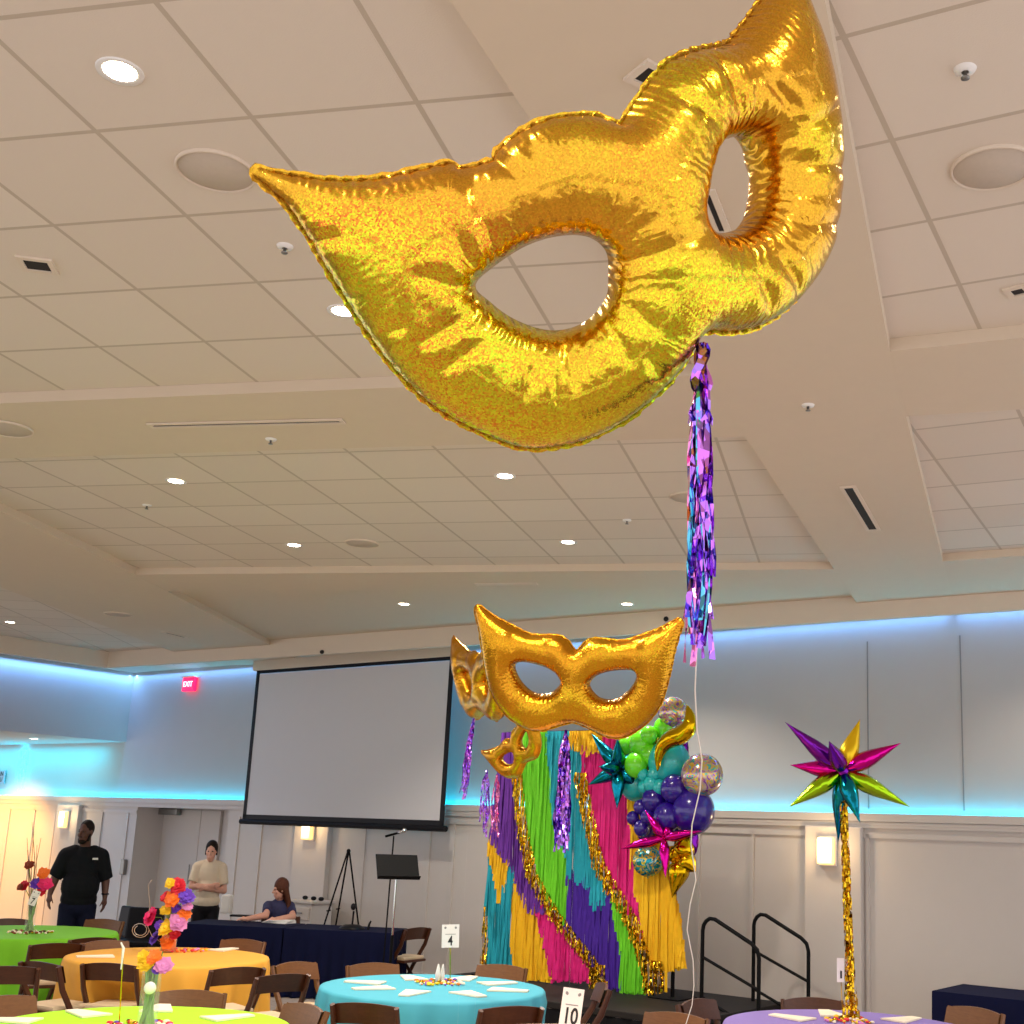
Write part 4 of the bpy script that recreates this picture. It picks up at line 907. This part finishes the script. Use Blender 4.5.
mb.caps(q(-.025, -.09, -.043), q(.025, -.09, -.043), .008*k, .008*k); remeshed(mb, .009, 'beard', 'hair', t, 2)
mb = MB(); mb.ell((0, .02, 1.37), (.23, .165, .235)); mb.ell((0, -.025, 1.14), (.245, .215, .22)); mb.ell((0, .0, 1.0), (.235, .19, .14)); mb.tube([(0, .02, 1.5), (0, .01, 1.6)], [.11, .082], 16)
for sx, a in ((-1, aL), (1, aR)): mb.caps(V((sx*.12, .02, 1.52)), a[0]+V((0, 0, -.01)), .095, .1); mb.tube([a[0], a[0].lerp(a[1], .5), a[1]+V((sx*.005, 0, .02))], [.1, .1, .092], 14)
remeshed(mb, .012, 'polo_shirt', 'shirtk', t, 4)
MB().rbox((.145, -.15, 1.46), (.07, .008, .022), .003, Matrix.Rotation(-.35, 3, 'X')).build('chest_logo', 'white', t)
mb = MB(); mb.ell((0, .01, .93), (.225, .18, .16))
for sx in (-1, 1): mb.tube([(sx*.105, .02, .93), (sx*.125, 0, .5), (sx*.135, .03, .06)], [.135, .105, .09], 16)
remeshed(mb, .014, 'trousers', 'navyp', t, 3)
mb = MB()
for sx in (-1, 1): mb.caps((sx*.135, .05, .05), (sx*.15, -.14, .045), .052, .048)
remeshed(mb, .012, 'shoes', 'blackp', t, 2)
MB().tube([aR[2]+V((math.cos(a)*.042, math.sin(a)*.042, .03)) for a in [i*PI/8 for i in range(17)]], .009, 8).build('wristband', 'blackp', t, True)
# woman standing with folded arms
t = person('woman in a cream shirt standing with folded arms behind the navy table', 208, 885, 15.5); t.scale = (.85, .92, 1.01)
mb = MB(); hc = V((-.0, -.035, 1.53)); q, R = head(mb, hc, -.15, 1.04)
chain(mb, [V((0, .02, 1.38)), V((0, 0, 1.5))], [.058, .052])
mb.ell((0, .02, 1.24), (.165, .115, .19)); mb.ell((0, .0, 1.02), (.155, .12, .16)); mb.ell((0, .02, .88), (.175, .125, .13))
aL = [V((-.18, .02, 1.33)), V((-.235, -.03, 1.10)), V((.02, -.2, 1.12))]; aR = [V((.18, .02, 1.33)), V((.24, -.03, 1.06)), V((-.04, -.225, 1.09))]
for a in (aL, aR): chain(mb, a, [.055, .044, .03])
hand(mb, aL[2], (1, -.05, .12), (0, 1, 0), .95, .5, 1); hand(mb, aR[2], (-1, -.02, .3), (0, 1, 0), .95, .5, -1)
for sx in (-1, 1): chain(mb, [V((sx*.09, .02, .85)), V((sx*.1, 0, .46)), V((sx*.1, .03, .08))], [.1, .065, .045]); mb.caps((sx*.1, .04, .045), (sx*.11, -.11, .035), .04, .034)
remeshed(mb, .010, 'body', 'skin_l', t, 3); eyes(q, R, 1.04, t)
mb = MB(); mb.ell(q(0, .026, .055), [.094, .104, .1], R); mb.caps(q(-.07, .02, .06), q(-.078, .0, -.03), .02, .012); mb.caps(q(.07, .02, .06), q(.078, .0, -.03), .02, .012); mb.ell(q(0, .11, .03), [.05, .05, .05]); remeshed(mb, .011, 'hair', 'hair', t, 2)
mb = MB(); mb.ell((0, .02, 1.25), (.19, .14, .2)); mb.ell((0, .0, 1.05), (.185, .15, .19)); mb.ell((0, .01, .93), (.2, .155, .12)); mb.tube([(0, .02, 1.36), (0, .01, 1.45)], [.1, .068], 16)
for sx, a in ((-1, aL), (1, aR)): mb.caps(V((sx*.1, .02, 1.36)), a[0], .075, .08); mb.tube([a[0], a[0].lerp(a[1], .75)], [.08, .075], 14)
remeshed(mb, .012, 'shirt', 'shirtc', t, 4)
mb = MB(); mb.ell((0, .02, .86), (.19, .145, .13))
for sx in (-1, 1): mb.tube([(sx*.092, .02, .85), (sx*.1, 0, .46), (sx*.105, .03, .06)], [.115, .085, .075], 16)
remeshed(mb, .014, 'trousers', 'blackp', t, 3)
# seated woman with long brown hair leaning on the table
t = person('woman with long brown hair sitting behind the navy table, arm resting on it', 281, 885, 15.15); t.scale = (.85, 1, 1)
mb = MB(); hc = V((-.01, -.055, 1.13)); q, R = head(mb, hc, -1.25, .98, .12)
chain(mb, [V((0, .02, .97)), V((0, -.01, 1.08))], [.055, .05])
mb.ell((0, .03, .83), (.16, .12, .19)); mb.ell((0, .03, .62), (.165, .14, .17)); mb.ell((0, .02, .5), (.19, .17, .1))
aL = [V((-.16, .0, .92)), V((-.17, -.26, .835)), V((-.42, -.42, .80))]; aR = [V((.16, .02, .92)), V((.21, -.2, .82)), V((-.02, -.42, .80))]
for a in (aL, aR): chain(mb, a, [.052, .045, .032])
hand(mb, aL[2], (-1, -.15, 0), (0, 0, -1), .92, .35, 1); hand(mb, aR[2], (-1, -.05, 0), (0, 0, -1), .92, .35, -1)
for sx in (-1, 1): chain(mb, [V((sx*.1, .02, .5)), V((sx*.13, -.4, .49)), V((sx*.13, -.42, .08))], [.09, .06, .045]); mb.caps((sx*.13, -.4, .045), (sx*.14, -.54, .035), .04, .034)
remeshed(mb, .010, 'body', 'skin_l', t, 3); eyes(q, R, .98, t)
mb = MB(); mb.ell(q(0, .03, .045), [.1, .112, .11], R)
for i in range(9):
    a = -1.2+i*.3; b = q(.075*math.sin(a*1.2), .05+.045*math.cos(a), .0); chain(mb, [q(.06*math.sin(a), .06, .06), b, b+V((.01*i-.02, .035, -.15)), b+V((.012*i-.03, .03, -.29))], [.035, .036, .034, .014])
remeshed(mb, .011, 'hair', 'hairb', t, 2)
mb = MB(); mb.ell((0, .03, .83), (.185, .145, .2)); mb.ell((0, .03, .63), (.19, .165, .18)); mb.tube([(0, .02, .93), (0, .02, 1.0)], [.1, .07], 14)
for a in (aL, aR): mb.caps(a[0].lerp(V((0, .02, .93)), .4), a[0], .07, .074); mb.tube([a[0], a[0].lerp(a[1], .7)], [.074, .066], 14)
remeshed(mb, .012, 'top', 'shirtn', t, 4)
mb = MB(); mb.ell((0, .0, .5), (.2, .2, .11))
for sx in (-1, 1): mb.tube([(sx*.1, .02, .5), (sx*.13, -.4, .495), (sx*.13, -.43, .46), (sx*.13, -.42, .08)], [.105, .08, .08, .07], 14)
remeshed(mb, .014, 'trousers', 'blackp', t, 3)
ch = dup(protos['wood'], t.matrix_basis.translation+V((.0, .08, 0)), t.matrix_basis.to_euler().z+PI, 'folding chair under the woman sitting behind the navy table')
# ------------------------------------------------------------------ stands and things around the navy tables
def up_at(px, py, dep): p = atd(px, py, dep); return p
# music stand
p0 = atd(398, 867, 13.0); t = thing('music_stand', 'black music stand with wide tilted desk in front of the navy table', 'music stand', (p0.x, p0.y, 0), .6)
zc = p0.z; MB().rbox((0, .02, zc+.0), (.46, .012, .31), .01, Matrix.Rotation(-.62, 3, 'X')).rbox((0, -.09, zc-.105), (.46, .06, .012), .004, Matrix.Rotation(-.62, 3, 'X')).build('desk', 'black', t)
MB().tube([(0, .04, .75), (0, .04, zc-.05)], .011, 8).build('inner_tube', 'chrome', t, True); MB().tube([(0, .04, .12), (0, .04, .82)], .016, 8).build('outer_tube', 'black', t, True)
for k in range(3):
    a = k*2*PI/3+.5; MB().tube([(0, .04, .2), (.14*math.cos(a), .04+.14*math.sin(a), .1), (.28*math.cos(a), .04+.28*math.sin(a), .015)], .01, 8).build('leg', 'black', t, True)
# microphone stand
p0 = atd(390, 845, 13.6); b0 = atd(385.5, 928, 13.6); t = thing('microphone_stand', 'thin black microphone stand with boom and silver mic behind the music stand', 'microphone stand', (b0.x, b0.y, 0), 0)
MB().lathe([(.001, .03), (.05, .028), (.14, .012), (.145, .001)], seg=24).build('base', 'black', t, 'all')
zt_ = atd(394, 834, 13.6); tp = V((zt_.x-b0.x, zt_.y-b0.y, zt_.z)); MB().tube([(0, 0, .02), (tp.x*.95, tp.y*.95, tp.z-.02)], .009, 8).build('pole', 'black', t, True)
MB().tube([tp+V((-.1, 0, -.03)), tp, tp+V((.07, 0, .02))], .013, 8).build('mic_clip', 'black', t, True)
mb = MB(); mb.tube([tp+V((.04, 0, .01)), tp+V((.11, -.02, .035))], [.014, .018], 10); mb.ell(tp+V((.13, -.025, .042)), (.026, .026, .026)); mb.build('microphone', 'chrome', t, 'all', label='silver microphone')
# easel tripod
pt = atd(348.5, 852, 15.0); fe = [atd(313, 960, 14.6), atd(335, 930, 15.2), atd(359, 932, 15.0)]
t = thing('easel', 'tall black folding easel standing empty behind the navy table', 'easel', (pt.x, pt.y, 0))
for i, f in enumerate(fe):
    d_ = (f-pt); g = pt+d_*((pt.z-.01)/-d_.z); MB().tube([pt+V((.012*(i-1), 0, 0)), g], .011, 8).build('leg', 'black', t, True, world=True)
MB().ell(pt+V((0, 0, .01)), (.026, .02, .03)).build('top_joint', 'black', t, 'all', world=True)
for i in (0, 1): 
    d_ = fe[i]-pt; q_ = pt+d_*((pt.z-.92)/-d_.z); MB().tube([q_, q_+V((.0, -.07, .0)), q_+V((.05, -.07, .01))], .008, 6).build('shelf_peg', 'black', t, True, world=True)
# microphone base on the navy table
pz = onz(352, 928, .77); pz.z = .762; t = thing('desk_microphone', 'black desktop microphone stand on the navy table below the easel', 'microphone', pz)
MB().lathe([(.001, .05), (.09, .045), (.15, .012), (.155, .001)], seg=24).build('base', 'blackp', t, 'all'); MB().tube([(0, 0, .04), (.005, 0, .2)], .012, 8).build('neck', 'blackp', t, True)
mb = MB(); mb.ell((0, -.01, .25), (.03, .035, .04)); mb.build('microphone_head', 'blackp', t, 'all')
pz = onz(368, 929, .77); pz.z = .762; tag(MB().tube([pz+V((0, 0, .0)), pz+V((.01, 0, .06)), pz+V((.03, 0, .1))], [.018, .014, .01], 8).build('mic_clip', 'blackp', None, True), 'small black clip standing at the right end of the navy table', 'clip')
pz = onz(279, 922, .77); pz.z = .762; mb = MB()
for i in range(4): mb.box(V((pz.x+.01*i, pz.y, .764+.009*i)), (.34-.02*i, .22, .008), rotz(-.2+.12*i))
tag(mb.build('paper_stack', 'paper', None), 'loose stack of white papers on the navy table beside the sitting woman', 'papers')
pz = onz(241, 916, .77); pz.z = .762; mb = MB(); mb.rbox(pz+V((0, 0, .012)), (.26, .14, .022), .006, rotz(.3)); tag(mb.build('tablet', 'blackp', None), 'black tablet on the navy table by the woman\'s hands', 'tablet')
pz = onz(224, 913, .77); pz.z = .762; tag(MB().rbox(pz+V((0, .05, .12)), (.13, .1, .24), .02).build('paper_bag', 'paper', None), 'small pale bag on the navy table beside the woman with folded arms', 'bag')
# pale cabinet behind the table
pc = wp(311, 900, .36); zt2 = pc.z; t = thing('service_cabinet', 'pale service cabinet with drawer against the wall below the middle sconce', 'cabinet', (pc.x, pc.y, 0), -AW)
MB().rbox((0, 0, (zt2-.04)/2), (.46, .36, zt2-.04), .01).build('body', 'wains', t); MB().rbox((0, 0, zt2-.02), (.52, .42, .04), .012).build('cabinet_top', 'door', t)
dr = MB().rbox((0, -.185, zt2-.17), (.4, .02, .16), .006).build('drawer', 'door', t); MB().tube([(-.08, -.21, zt2-.16), (.08, -.21, zt2-.16)], .008, 8).build('handle', 'greym', dr, True)
for dx, lab in ((-.12, 'small dark item at the left on top of the pale cabinet'), (.05, 'small dark item in the middle on top of the pale cabinet'), (.2, 'small dark knob at the right on top of the pale cabinet')):
    p_ = V((pc.x, pc.y, zt2))+UW*dx; tag(MB().ell(p_+V((0, 0, .025)), (.04, .03, .028)).build('small_box', 'blackp', None, 'all'), lab, 'small item')
# black office chairs near the doorway
def office(px, py, dep, rz, lab):
    p_ = atd(px, py, dep); t = thing('office_chair', lab, 'chair', (p_.x, p_.y, 0), rz, 'black office chairs'); z = p_.z
    MB().rbox((0, .2, z-.02), (.46, .06, .5), .03, Matrix.Rotation(-.12, 3, 'X')).build('backrest', 'blackp', t); MB().rbox((0, 0, .47), (.48, .46, .07), .03).build('seat', 'blackp', t)
    MB().tube([(0, .2, .45), (0, .23, z-.2)], .025, 8).build('back_post', 'blackp', t); MB().tube([(0, 0, .1), (0, 0, .44)], .028, 10).build('column', 'greym', t)
    for k in range(5): a = k*2*PI/5; l = MB().tube([(0, 0, .11), (.27*math.cos(a), .27*math.sin(a), .07)], .018, 8).build('leg', 'blackp', t); MB().ell((.27*math.cos(a), .27*math.sin(a), .035), (.034, .034, .034)).build('caster', 'blackp', l, 'all')
office(138, 928, 14.6, .15, 'black office chair behind the gold table to the left of the bouquet'); office(113, 926, 14.9, -.5, 'black office chair right beside the standing man at the doorway corner')
ch = dup(protos['wood'], V((0, 0, 0)), 0, 'dark folding chair at the right end of the navy table by the music stand'); P = onz(401, 928, .79); ch.matrix_basis = Matrix.Translation(V((P.x, P.y+.1, 0))) @ Matrix.Rotation(1.25, 4, 'Z')
# ------------------------------------------------------------------ table decorations
ZC = .7585
def flower(mb_parent, name, p, r, mt, nrm, pet=9, lay=2, cen=None):
    lay = 5; r *= 1.2; cen = cen or mt
    n = Vector(nrm).normalized(); x, y = frame_of(n); mb = MB(); p = Vector(p)
    for L in range(lay):
        rr = r*(1-.17*L); np_ = max(5, pet-L)
        for i in range(np_):
            a = 2*PI*i/np_+L*.7+random.uniform(-.2, .2); rr = r*(1-.17*L)*random.uniform(.72, 1.08); d_ = x*math.cos(a)+y*math.sin(a); sd = n.cross(d_); lift = .1+.38*L
            a0 = p+n*(.004*L); m_ = p+d_*rr*.6+n*rr*(lift*.55); e = p+d_*rr+n*rr*lift*.6; w = rr*.46
            mb.poly([a0, m_+sd*w, e, m_-sd*w])
            mb.poly([a0-n*.003, m_-sd*w-n*.003, e-n*.002, m_+sd*w-n*.003])
    o = mb.build(name, mt, mb_parent, world=True)
    c = MB().ell(p+n*r*.2, [r*.22]*3, None, 10, 6).build('flower_centre', cen, o, 'all'); c.matrix_parent_inverse = Matrix.Identity(4)
    if mb_parent is not None: c.matrix_basis = mb_parent.matrix_basis.inverted()
    return o
def vase(t, x0, y0, r, h, water=.6):
    MB().lathe([(.001, .0), (r*.95, .0), (r, .01), (r, h), (r*.93, h), (r*.93, .015), (.001, .015)], seg=24).build('vase', 'glass', t, 'all')
    mb = MB(); rn_ = random.Random(h)
    for i in range(34): a = rn_.uniform(0, 6.28); b = a+rn_.uniform(1.5, 3); k = r*.75; mb.tube([(k*math.cos(a), k*math.sin(a), .02), (k*.6*math.cos(b), k*.6*math.sin(b), h*.6), (k*1.0*math.cos(b), k*1.0*math.sin(b), h+.06)], .0045+.003*rn_.random(), 5)
    mb.build('stems', 'stem', t, True)
def beads(k, c, R, n, cols, lab, h=.012):
    mb = MB(); rn_ = random.Random(n); mts = cols
    for i in range(n):
        a = rn_.uniform(0, 6.28); r = R*math.sqrt(rn_.random()); s_ = rn_.uniform(.6, 1.5)*h; mb.cur = rn_.randrange(len(cols)); mb.ell((c[0]+r*math.cos(a), c[1]+r*math.sin(a), ZC+.003+s_*.6), (s_*1.2, s_, s_*.7), rotz(a), 8, 5)
    tag(mb.build('table_confetti', cols, None, 'all'), lab, 'table decoration', None, 'stuff')
# gold starburst pole on the lavender table
B0 = onz(852, 1019, ZC); dpb = (AX @ (np.array(B0)-CAM))[2]; CT = atd(842.5, 771, dpb)
t = thing('starburst_centrepiece', 'tall gold tinsel pole topped with a multicoloured spiky foil star on the lavender table', 'centrepiece', (B0.x, B0.y, ZC))
nP = 40; mb = MB(); rn = random.Random(4)
base = V((B0.x, B0.y, ZC)); pole = [base.lerp(CT, i/nP) for i in range(nP+1)]; mb.tube(pole, .016, 8); mb.build('pole', 'goldp', t, world=True)
mb = MB()
for i in range(620):
    f = rn.random(); p_ = base.lerp(CT, f); a = rn.uniform(0, 6.28); fl = .024+.075*math.exp(-f*15)+.006*(1-f); d_ = V((math.cos(a), math.sin(a), 0)); tn = V((-d_.y, d_.x, 0)); l = rn.uniform(.03, .08)
    mb.ribbon([p_+d_*.014, p_+d_*fl+V((0, 0, -l*.4)), p_+d_*fl*1.05+V((0, 0, -l))], tn*.006+d_*rn.uniform(-.004, .004), None)
for v in mb.v: v.z = max(v.z, ZC+.002)
mb.build('tinsel', 'goldf', t, world=True)
MB().lathe([(.001, 0), (.09, 0), (.085, .015), (.03, .035), (.001, .035)], seg=24).build('base', 'goldp', t, 'all')
VU, VR, VF = V(AX[1]), V(AX[0]), V(AX[2])
for x, y, dd_, mt in ((785, 722, -.05, 'f_pur'), (860, 719, .12, 'f_yel'), (901, 743, -.02, 'f_mag'), (790, 765, .1, 'f_mag'), (789, 807, -.05, 'f_lime'), (910, 807, -.04, 'f_lime'), (860, 823, -.22, 'f_teal'), (838, 842, .08, 'f_teal'), (829, 741, -.3, 'f_pur'), (850, 760, .35, 'f_mag')):
    tip = atd(x, y, dpb+dd_); mb = MB(); spike(mb, CT.lerp(tip, .02), tip, .062 if mt != 'f_yel' else .07); mb.build('spike', mt, t, 'all', world=True)
MB().ell(CT, (.05, .05, .05)).build('hub', 'f_pur', t, 'all', world=True)
# napkins
def napkin(px, py, tb, lab, rz, L=.3, W=.2):
    p_ = onz(px, py, ZC); mb = MB(); R_ = rotz(rz)
    mb.prism([V2(V((p_.x, p_.y, 0))+R_ @ V(q_)) for q_ in ((-L/2, -W/2, 0), (L/2, -W/2*.4, 0), (L/2, W/2*.4, 0), (-L/2, W/2, 0))], ZC+.001, ZC+.012)
    tag(mb.build('napkin', 'nap', None), lab, 'napkin', 'folded napkins')
for px, py, k, lab in ((364, 983, 'blue', 'folded napkin at the far left of the turquoise table'), (372, 989, 'blue', 'folded napkin at the left of the turquoise table, nearer than its neighbour'), (411, 994, 'blue', 'folded napkin at the near left edge of the turquoise table'), (411, 978.5, 'blue', 'folded napkin at the far left edge of the turquoise table'), (466, 979, 'blue', 'folded napkin at the far right edge of the turquoise table'),
    (499, 984, 'blue', 'folded napkin at the far right of the turquoise table'), (509, 991, 'blue', 'folded napkin at the right of the turquoise table, nearer than its neighbour'), (471, 995, 'blue', 'folded napkin at the near right edge of the turquoise table'),
    (160, 1009, 'lime', 'folded napkin at the far edge of the lime table behind the vase'), (84, 1014, 'lime', 'folded napkin at the far left of the lime table'), (230, 1018, 'lime', 'folded napkin at the right of the lime table'), (10, 1021, 'lime', 'folded napkin at the left edge of the lime table'),
    (790, 1018, 'purple', 'folded napkin at the left of the lavender table'), (829, 1014, 'purple', 'folded napkin at the far edge of the lavender table left of the gold pole'), (905, 1020, 'purple', 'folded napkin at the right of the lavender table'), (225, 950, 'yellow', 'folded napkin at the right of the gold table'), (95, 957, 'yellow', 'folded napkin at the left of the gold table')):
    p_ = onz(px, py, ZC); c_ = TB[k]; napkin(px, py, k, lab, math.atan2(p_.y-c_.y, p_.x-c_.x))
# number cards
def card(t, c, w, h, txt, tilt, tsize):
    R_ = rotz(math.atan2(-c[0], c[1])) @ Matrix.Rotation(tilt, 3, 'Y'); L_ = t.matrix_basis.inverted(); c = V(c)
    cb = MB().box(c, (w, .004, h), R_).build('card', 'card', t, world=True)
    mb = MB(); mb.box(c+R_ @ V((0, -.003, h*.08)), (w*.6, .002, h*.022), R_)
    for sx in (-1, 1):
        MB().ell(c+R_ @ V((sx*w*.3, -.003, h*.36)), (w*.07, .001, h*.05), R_ @ Matrix.Rotation(.6*sx, 3, 'Y'), 10, 6).build('corner_motif', 'inkg', cb, world=False).matrix_basis = L_
    mb.build('card_print', 'inkg', cb, world=False).matrix_basis = L_
    me = text_mesh(txt, tsize, .001); me.materials.append(M['ink']); o = bpy.data.objects.new('card_number', me); COL.objects.link(o); o.parent = cb
    mm = (R_ @ Matrix.Rotation(PI/2, 3, 'X')).to_4x4(); mm.translation = c+R_ @ V((.0, -.0035, -h*.22)); o.matrix_basis = L_ @ mm @ Matrix.Diagonal((.85, 1.2, 1, 1))
bc = TB['blue']; b0 = onz(450, 984, ZC); dpc = (AX @ (np.array(b0)-CAM))[2]; cc = atd(450.5, 936, dpc)
t = thing('table_number', 'white table number card reading four on a thin stem at the turquoise table', 'table number', (b0.x, b0.y, ZC))
MB().lathe([(.001, .012), (.035, .01), (.04, 0)], seg=20).build('base', 'goldp', t, 'all'); MB().tube([(0, 0, .01), (cc.x-b0.x, cc.y-b0.y, cc.z-ZC-.02)], .004, 6).build('stem', 'goldp', t); card(t, cc, .135, .175, '4', -.04, .085)
TEN = onz(567, 1052, ZC); dpc = (AX @ (np.array(TEN)-CAM))[2]; cc = atd(571.5, 1008, dpc)
t = thing('table_number', 'tall cream table number card reading ten in front of the stage', 'table number', (TEN.x, TEN.y, ZC))
MB().lathe([(.001, .012), (.035, .01), (.04, 0)], seg=20).build('base', 'goldp', t, 'all'); MB().tube([(0, 0, .01), (cc.x-TEN.x, cc.y-TEN.y, cc.z-ZC-.02)], .004, 6).build('stem', 'goldp', t); card(t, cc, .118, .21, '10', .1, .1)
# the table carrying number ten, just below the picture
# bouquet on the gold table
c_ = TB['yellow']; b0 = onz(168, 952, ZC); dpc = (AX @ (np.array(b0)-CAM))[2]
t = thing('flower_bouquet', 'tall bright mixed bouquet with wire curls on the gold table', 'flowers', (b0.x, b0.y, ZC)); vase(t, 0, 0, .07, .36)
MB().lathe([(.001, .01), (.062, .012), (.062, .15), (.03, .16), (.001, .16)], seg=20).build('orange_filling', 'fl_org', t, 'all', label='orange filling in the vase')
for x, y, r, mt in ((151, 917, 10, 'fl_pink'), (166, 910, 6, 'fl_yel'), (166, 928, 8, 'fl_yel'), (178, 922, 9, 'fl_lil'), (173, 899, 8, 'fl_org'), (178, 886, 8, 'fl_red'), (170, 883, 5, 'fl_yel'), (167, 897, 7, 'fl_red'), (186, 896, 8, 'fl_pur'), (184, 913, 7, 'fl_org'), (187, 906, 5, 'fl_lil'), (155, 938, 7, 'fl_pur'), (168, 941, 8, 'fl_org'), (159, 925, 5, 'fl_pur'), (175, 934, 6, 'fl_red'), (176, 908, 5, 'fl_pur')):
    rr = r*dpc/F; p_ = atd(x, y, dpc-.02+.05*random.uniform(-1, 1)); flower(t, 'bloom', p_, rr, mt, V((p_.x-b0.x, p_.y-b0.y, .05))*.8+V((0, -.12, .06)), 11, 3)
mb = MB()
for x, y in ((151, 917), (166, 910), (178, 922), (173, 899), (178, 886), (186, 896), (184, 913), (168, 941)): p_ = atd(x, y, dpc+.01); mb.tube([V((b0.x, b0.y, ZC+.1)), V((b0.x, b0.y, ZC+.3)).lerp(p_, .5), p_], .004, 5)
mb.build('flower_stems', 'stem', t, world=True)
mb = MB()
mb.tube([atd(140+9*math.cos(a*.5)*(1-a*.02), 930+8*math.sin(a*.5)*(1-a*.02), dpc) for a in range(22)], .003, 5); mb.tube([atd(x, y, dpc) for x, y in ((165, 945), (152, 936), (147, 925), (150, 905), (148, 885), (152, 880))], .003, 5); mb.build('wire_curl', 'willow', t, True, world=True)
# bouquet on the green table
b0 = onz(29, 932, ZC); dpc = (AX @ (np.array(b0)-CAM))[2]
t = thing('flower_bouquet', 'bouquet in a glass vase with red blooms and bare twigs on the green table', 'flowers', (b0.x, b0.y, ZC)); vase(t, 0, 0, .05, .28)
for x, y, r, mt in ((29, 865, 5, 'fl_rust'), (43, 874, 6, 'fl_org'), (24, 886, 6, 'fl_red'), (37, 884, 6, 'fl_pur'), (46, 884, 7, 'fl_pink'), (20, 887, 4, 'fl_rust'), (41, 891, 5, 'fl_red')):
    p_ = atd(x, y, dpc-.02+.04*random.uniform(-1, 1)); flower(t, 'bloom', p_, r*dpc/F, mt, V((p_.x-b0.x, p_.y-b0.y, .05))+V((0, -.12, .06)), 10, 2)
mb = MB(); rn = random.Random(8)
for x, y in ((26, 838), (31, 822), (33, 826), (36, 845), (40, 838), (27, 850)): p_ = atd(x+1, y, dpc); m_ = V((b0.x, b0.y, ZC+.3)).lerp(p_, .5)+V((rn.uniform(-.03, .03), 0, 0)); mb.tube([V((b0.x, b0.y, ZC+.05)), m_, p_], [.004, .0035, .002], 5)
mb.build('twigs', 'twig', t, world=True)
mb = MB()
for x, y in ((29, 865), (43, 874), (24, 886), (37, 884), (46, 884)): p_ = atd(x, y, dpc+.02); mb.tube([V((b0.x, b0.y, ZC+.05)), V((b0.x, b0.y, ZC+.28)), p_], .004, 5)
mb.build('flower_stems', 'stem', t, world=True)
card(t, atd(34, 898, dpc-.09), .075, .15, '7', .3, .07)
# tall vase on the near lime table
b0 = onz(146, 1030, ZC); dpc = (AX @ (np.array(b0)-CAM))[2]; ht = atd(149, 964, dpc).z-ZC
t = thing('flower_vase', 'tall clear glass vase of green stems with yellow and lilac blooms on the lime table', 'flowers', (b0.x, b0.y, ZC)); vase(t, 0, 0, .055, ht)
for x, y, r, mt in ((147, 962, 9, 'fl_yel'), (163, 966, 9, 'fl_lil'), (154, 957, 7, 'fl_org'), (143, 956, 6, 'fl_yel'), (157, 969, 5, 'fl_pur')):
    p_ = atd(x, y, dpc-.02); flower(t, 'bloom', p_, r*dpc/F, mt, V((p_.x-b0.x, p_.y-b0.y, .06))+V((0, -.1, .05)), 11, 3)
p_ = atd(150, 988, dpc-.03); MB().ell(p_, (.035, .03, .035)).build('white_bloom', 'paper', t, 'all', world=True)
# gold rod by the vase
b0 = onz(119, 1026, ZC); dpc = (AX @ (np.array(b0)-CAM))[2]; tp = atd(123.5, 948, dpc)
t = thing('card_holder', 'thin gold rod card holder with a pale tip on the lime table', 'card holder', (b0.x, b0.y, ZC)); MB().lathe([(.001, .012), (.035, .01), (.04, 0)], seg=20).build('base', 'goldp', t, 'all')
MB().tube([V((b0.x, b0.y, ZC+.01)), tp], .0035, 6).build('rod', 'goldp', t, world=True); MB().tube([tp+V((0, 0, -.12)), tp, tp+V((-.02, 0, .03))], [.004, .008, .004], 8).build('tip', 'paper', t, True, world=True)
# small white card beside the gold pole
b0 = onz(843, 1019, ZC); dpc = (AX @ (np.array(b0)-CAM))[2]; cc = atd(840.5, 970, dpc)
t = thing('table_number', 'narrow white card on a stem beside the gold tinsel pole', 'table number', (b0.x, b0.y, ZC)); MB().tube([V((b0.x, b0.y, ZC)), cc], .003, 6).build('stem', 'goldp', t, world=True)
MB().box(cc, (.05, .004, .16), rotz(.25)).build('card', 'card', t, world=True); MB().box(cc+V((.004, -.003, -.03)), (.012, .003, .05), rotz(.25)).build('card_print', 'ink', t, world=True)
cols = ['fl_red', 'fl_yel', 'fl_pur', 'fl_lil', 'goldp', 'nap']
beads('blue', onz(440, 983.5, ZC), .2, 90, ['fl_org', 'fl_yel', 'fl_pur', 'nap', 'goldp'], 'scattered colourful beads around the number card on the turquoise table'); beads('lime', onz(140, 1028, ZC), .2, 90, cols, 'scattered colourful beads around the vase on the lime table', .014)
beads('yellow', onz(185, 951, ZC), .2, 60, ['fl_red', 'fl_org', 'fl_lil', 'fl_yel'], 'scattered pink and orange beads beside the bouquet on the gold table'); beads('purple', onz(850, 1022, ZC), .17, 60, cols, 'scattered beads around the gold pole on the lavender table'); beads('green', onz(30, 933, ZC), .22, 60, ['fl_rust', 'nap', 'twig', 'goldp'], 'scattered beads around the vase on the green table')
for dx, r in ((0, .02), (.045, .016)):
    p_ = onz(437.5+dx*100, 983, ZC); tag(MB().lathe([(.001, 0), (r, 0), (r*1.1, .07), (r*.7, .11), (r*.3, .14), (.001, .145)], p_+V((0, 0, .001)), 16).build('votive_cone', 'paper', None, 'all'), ('taller' if dx == 0 else 'shorter')+' small white cone among the beads on the turquoise table', 'decoration')
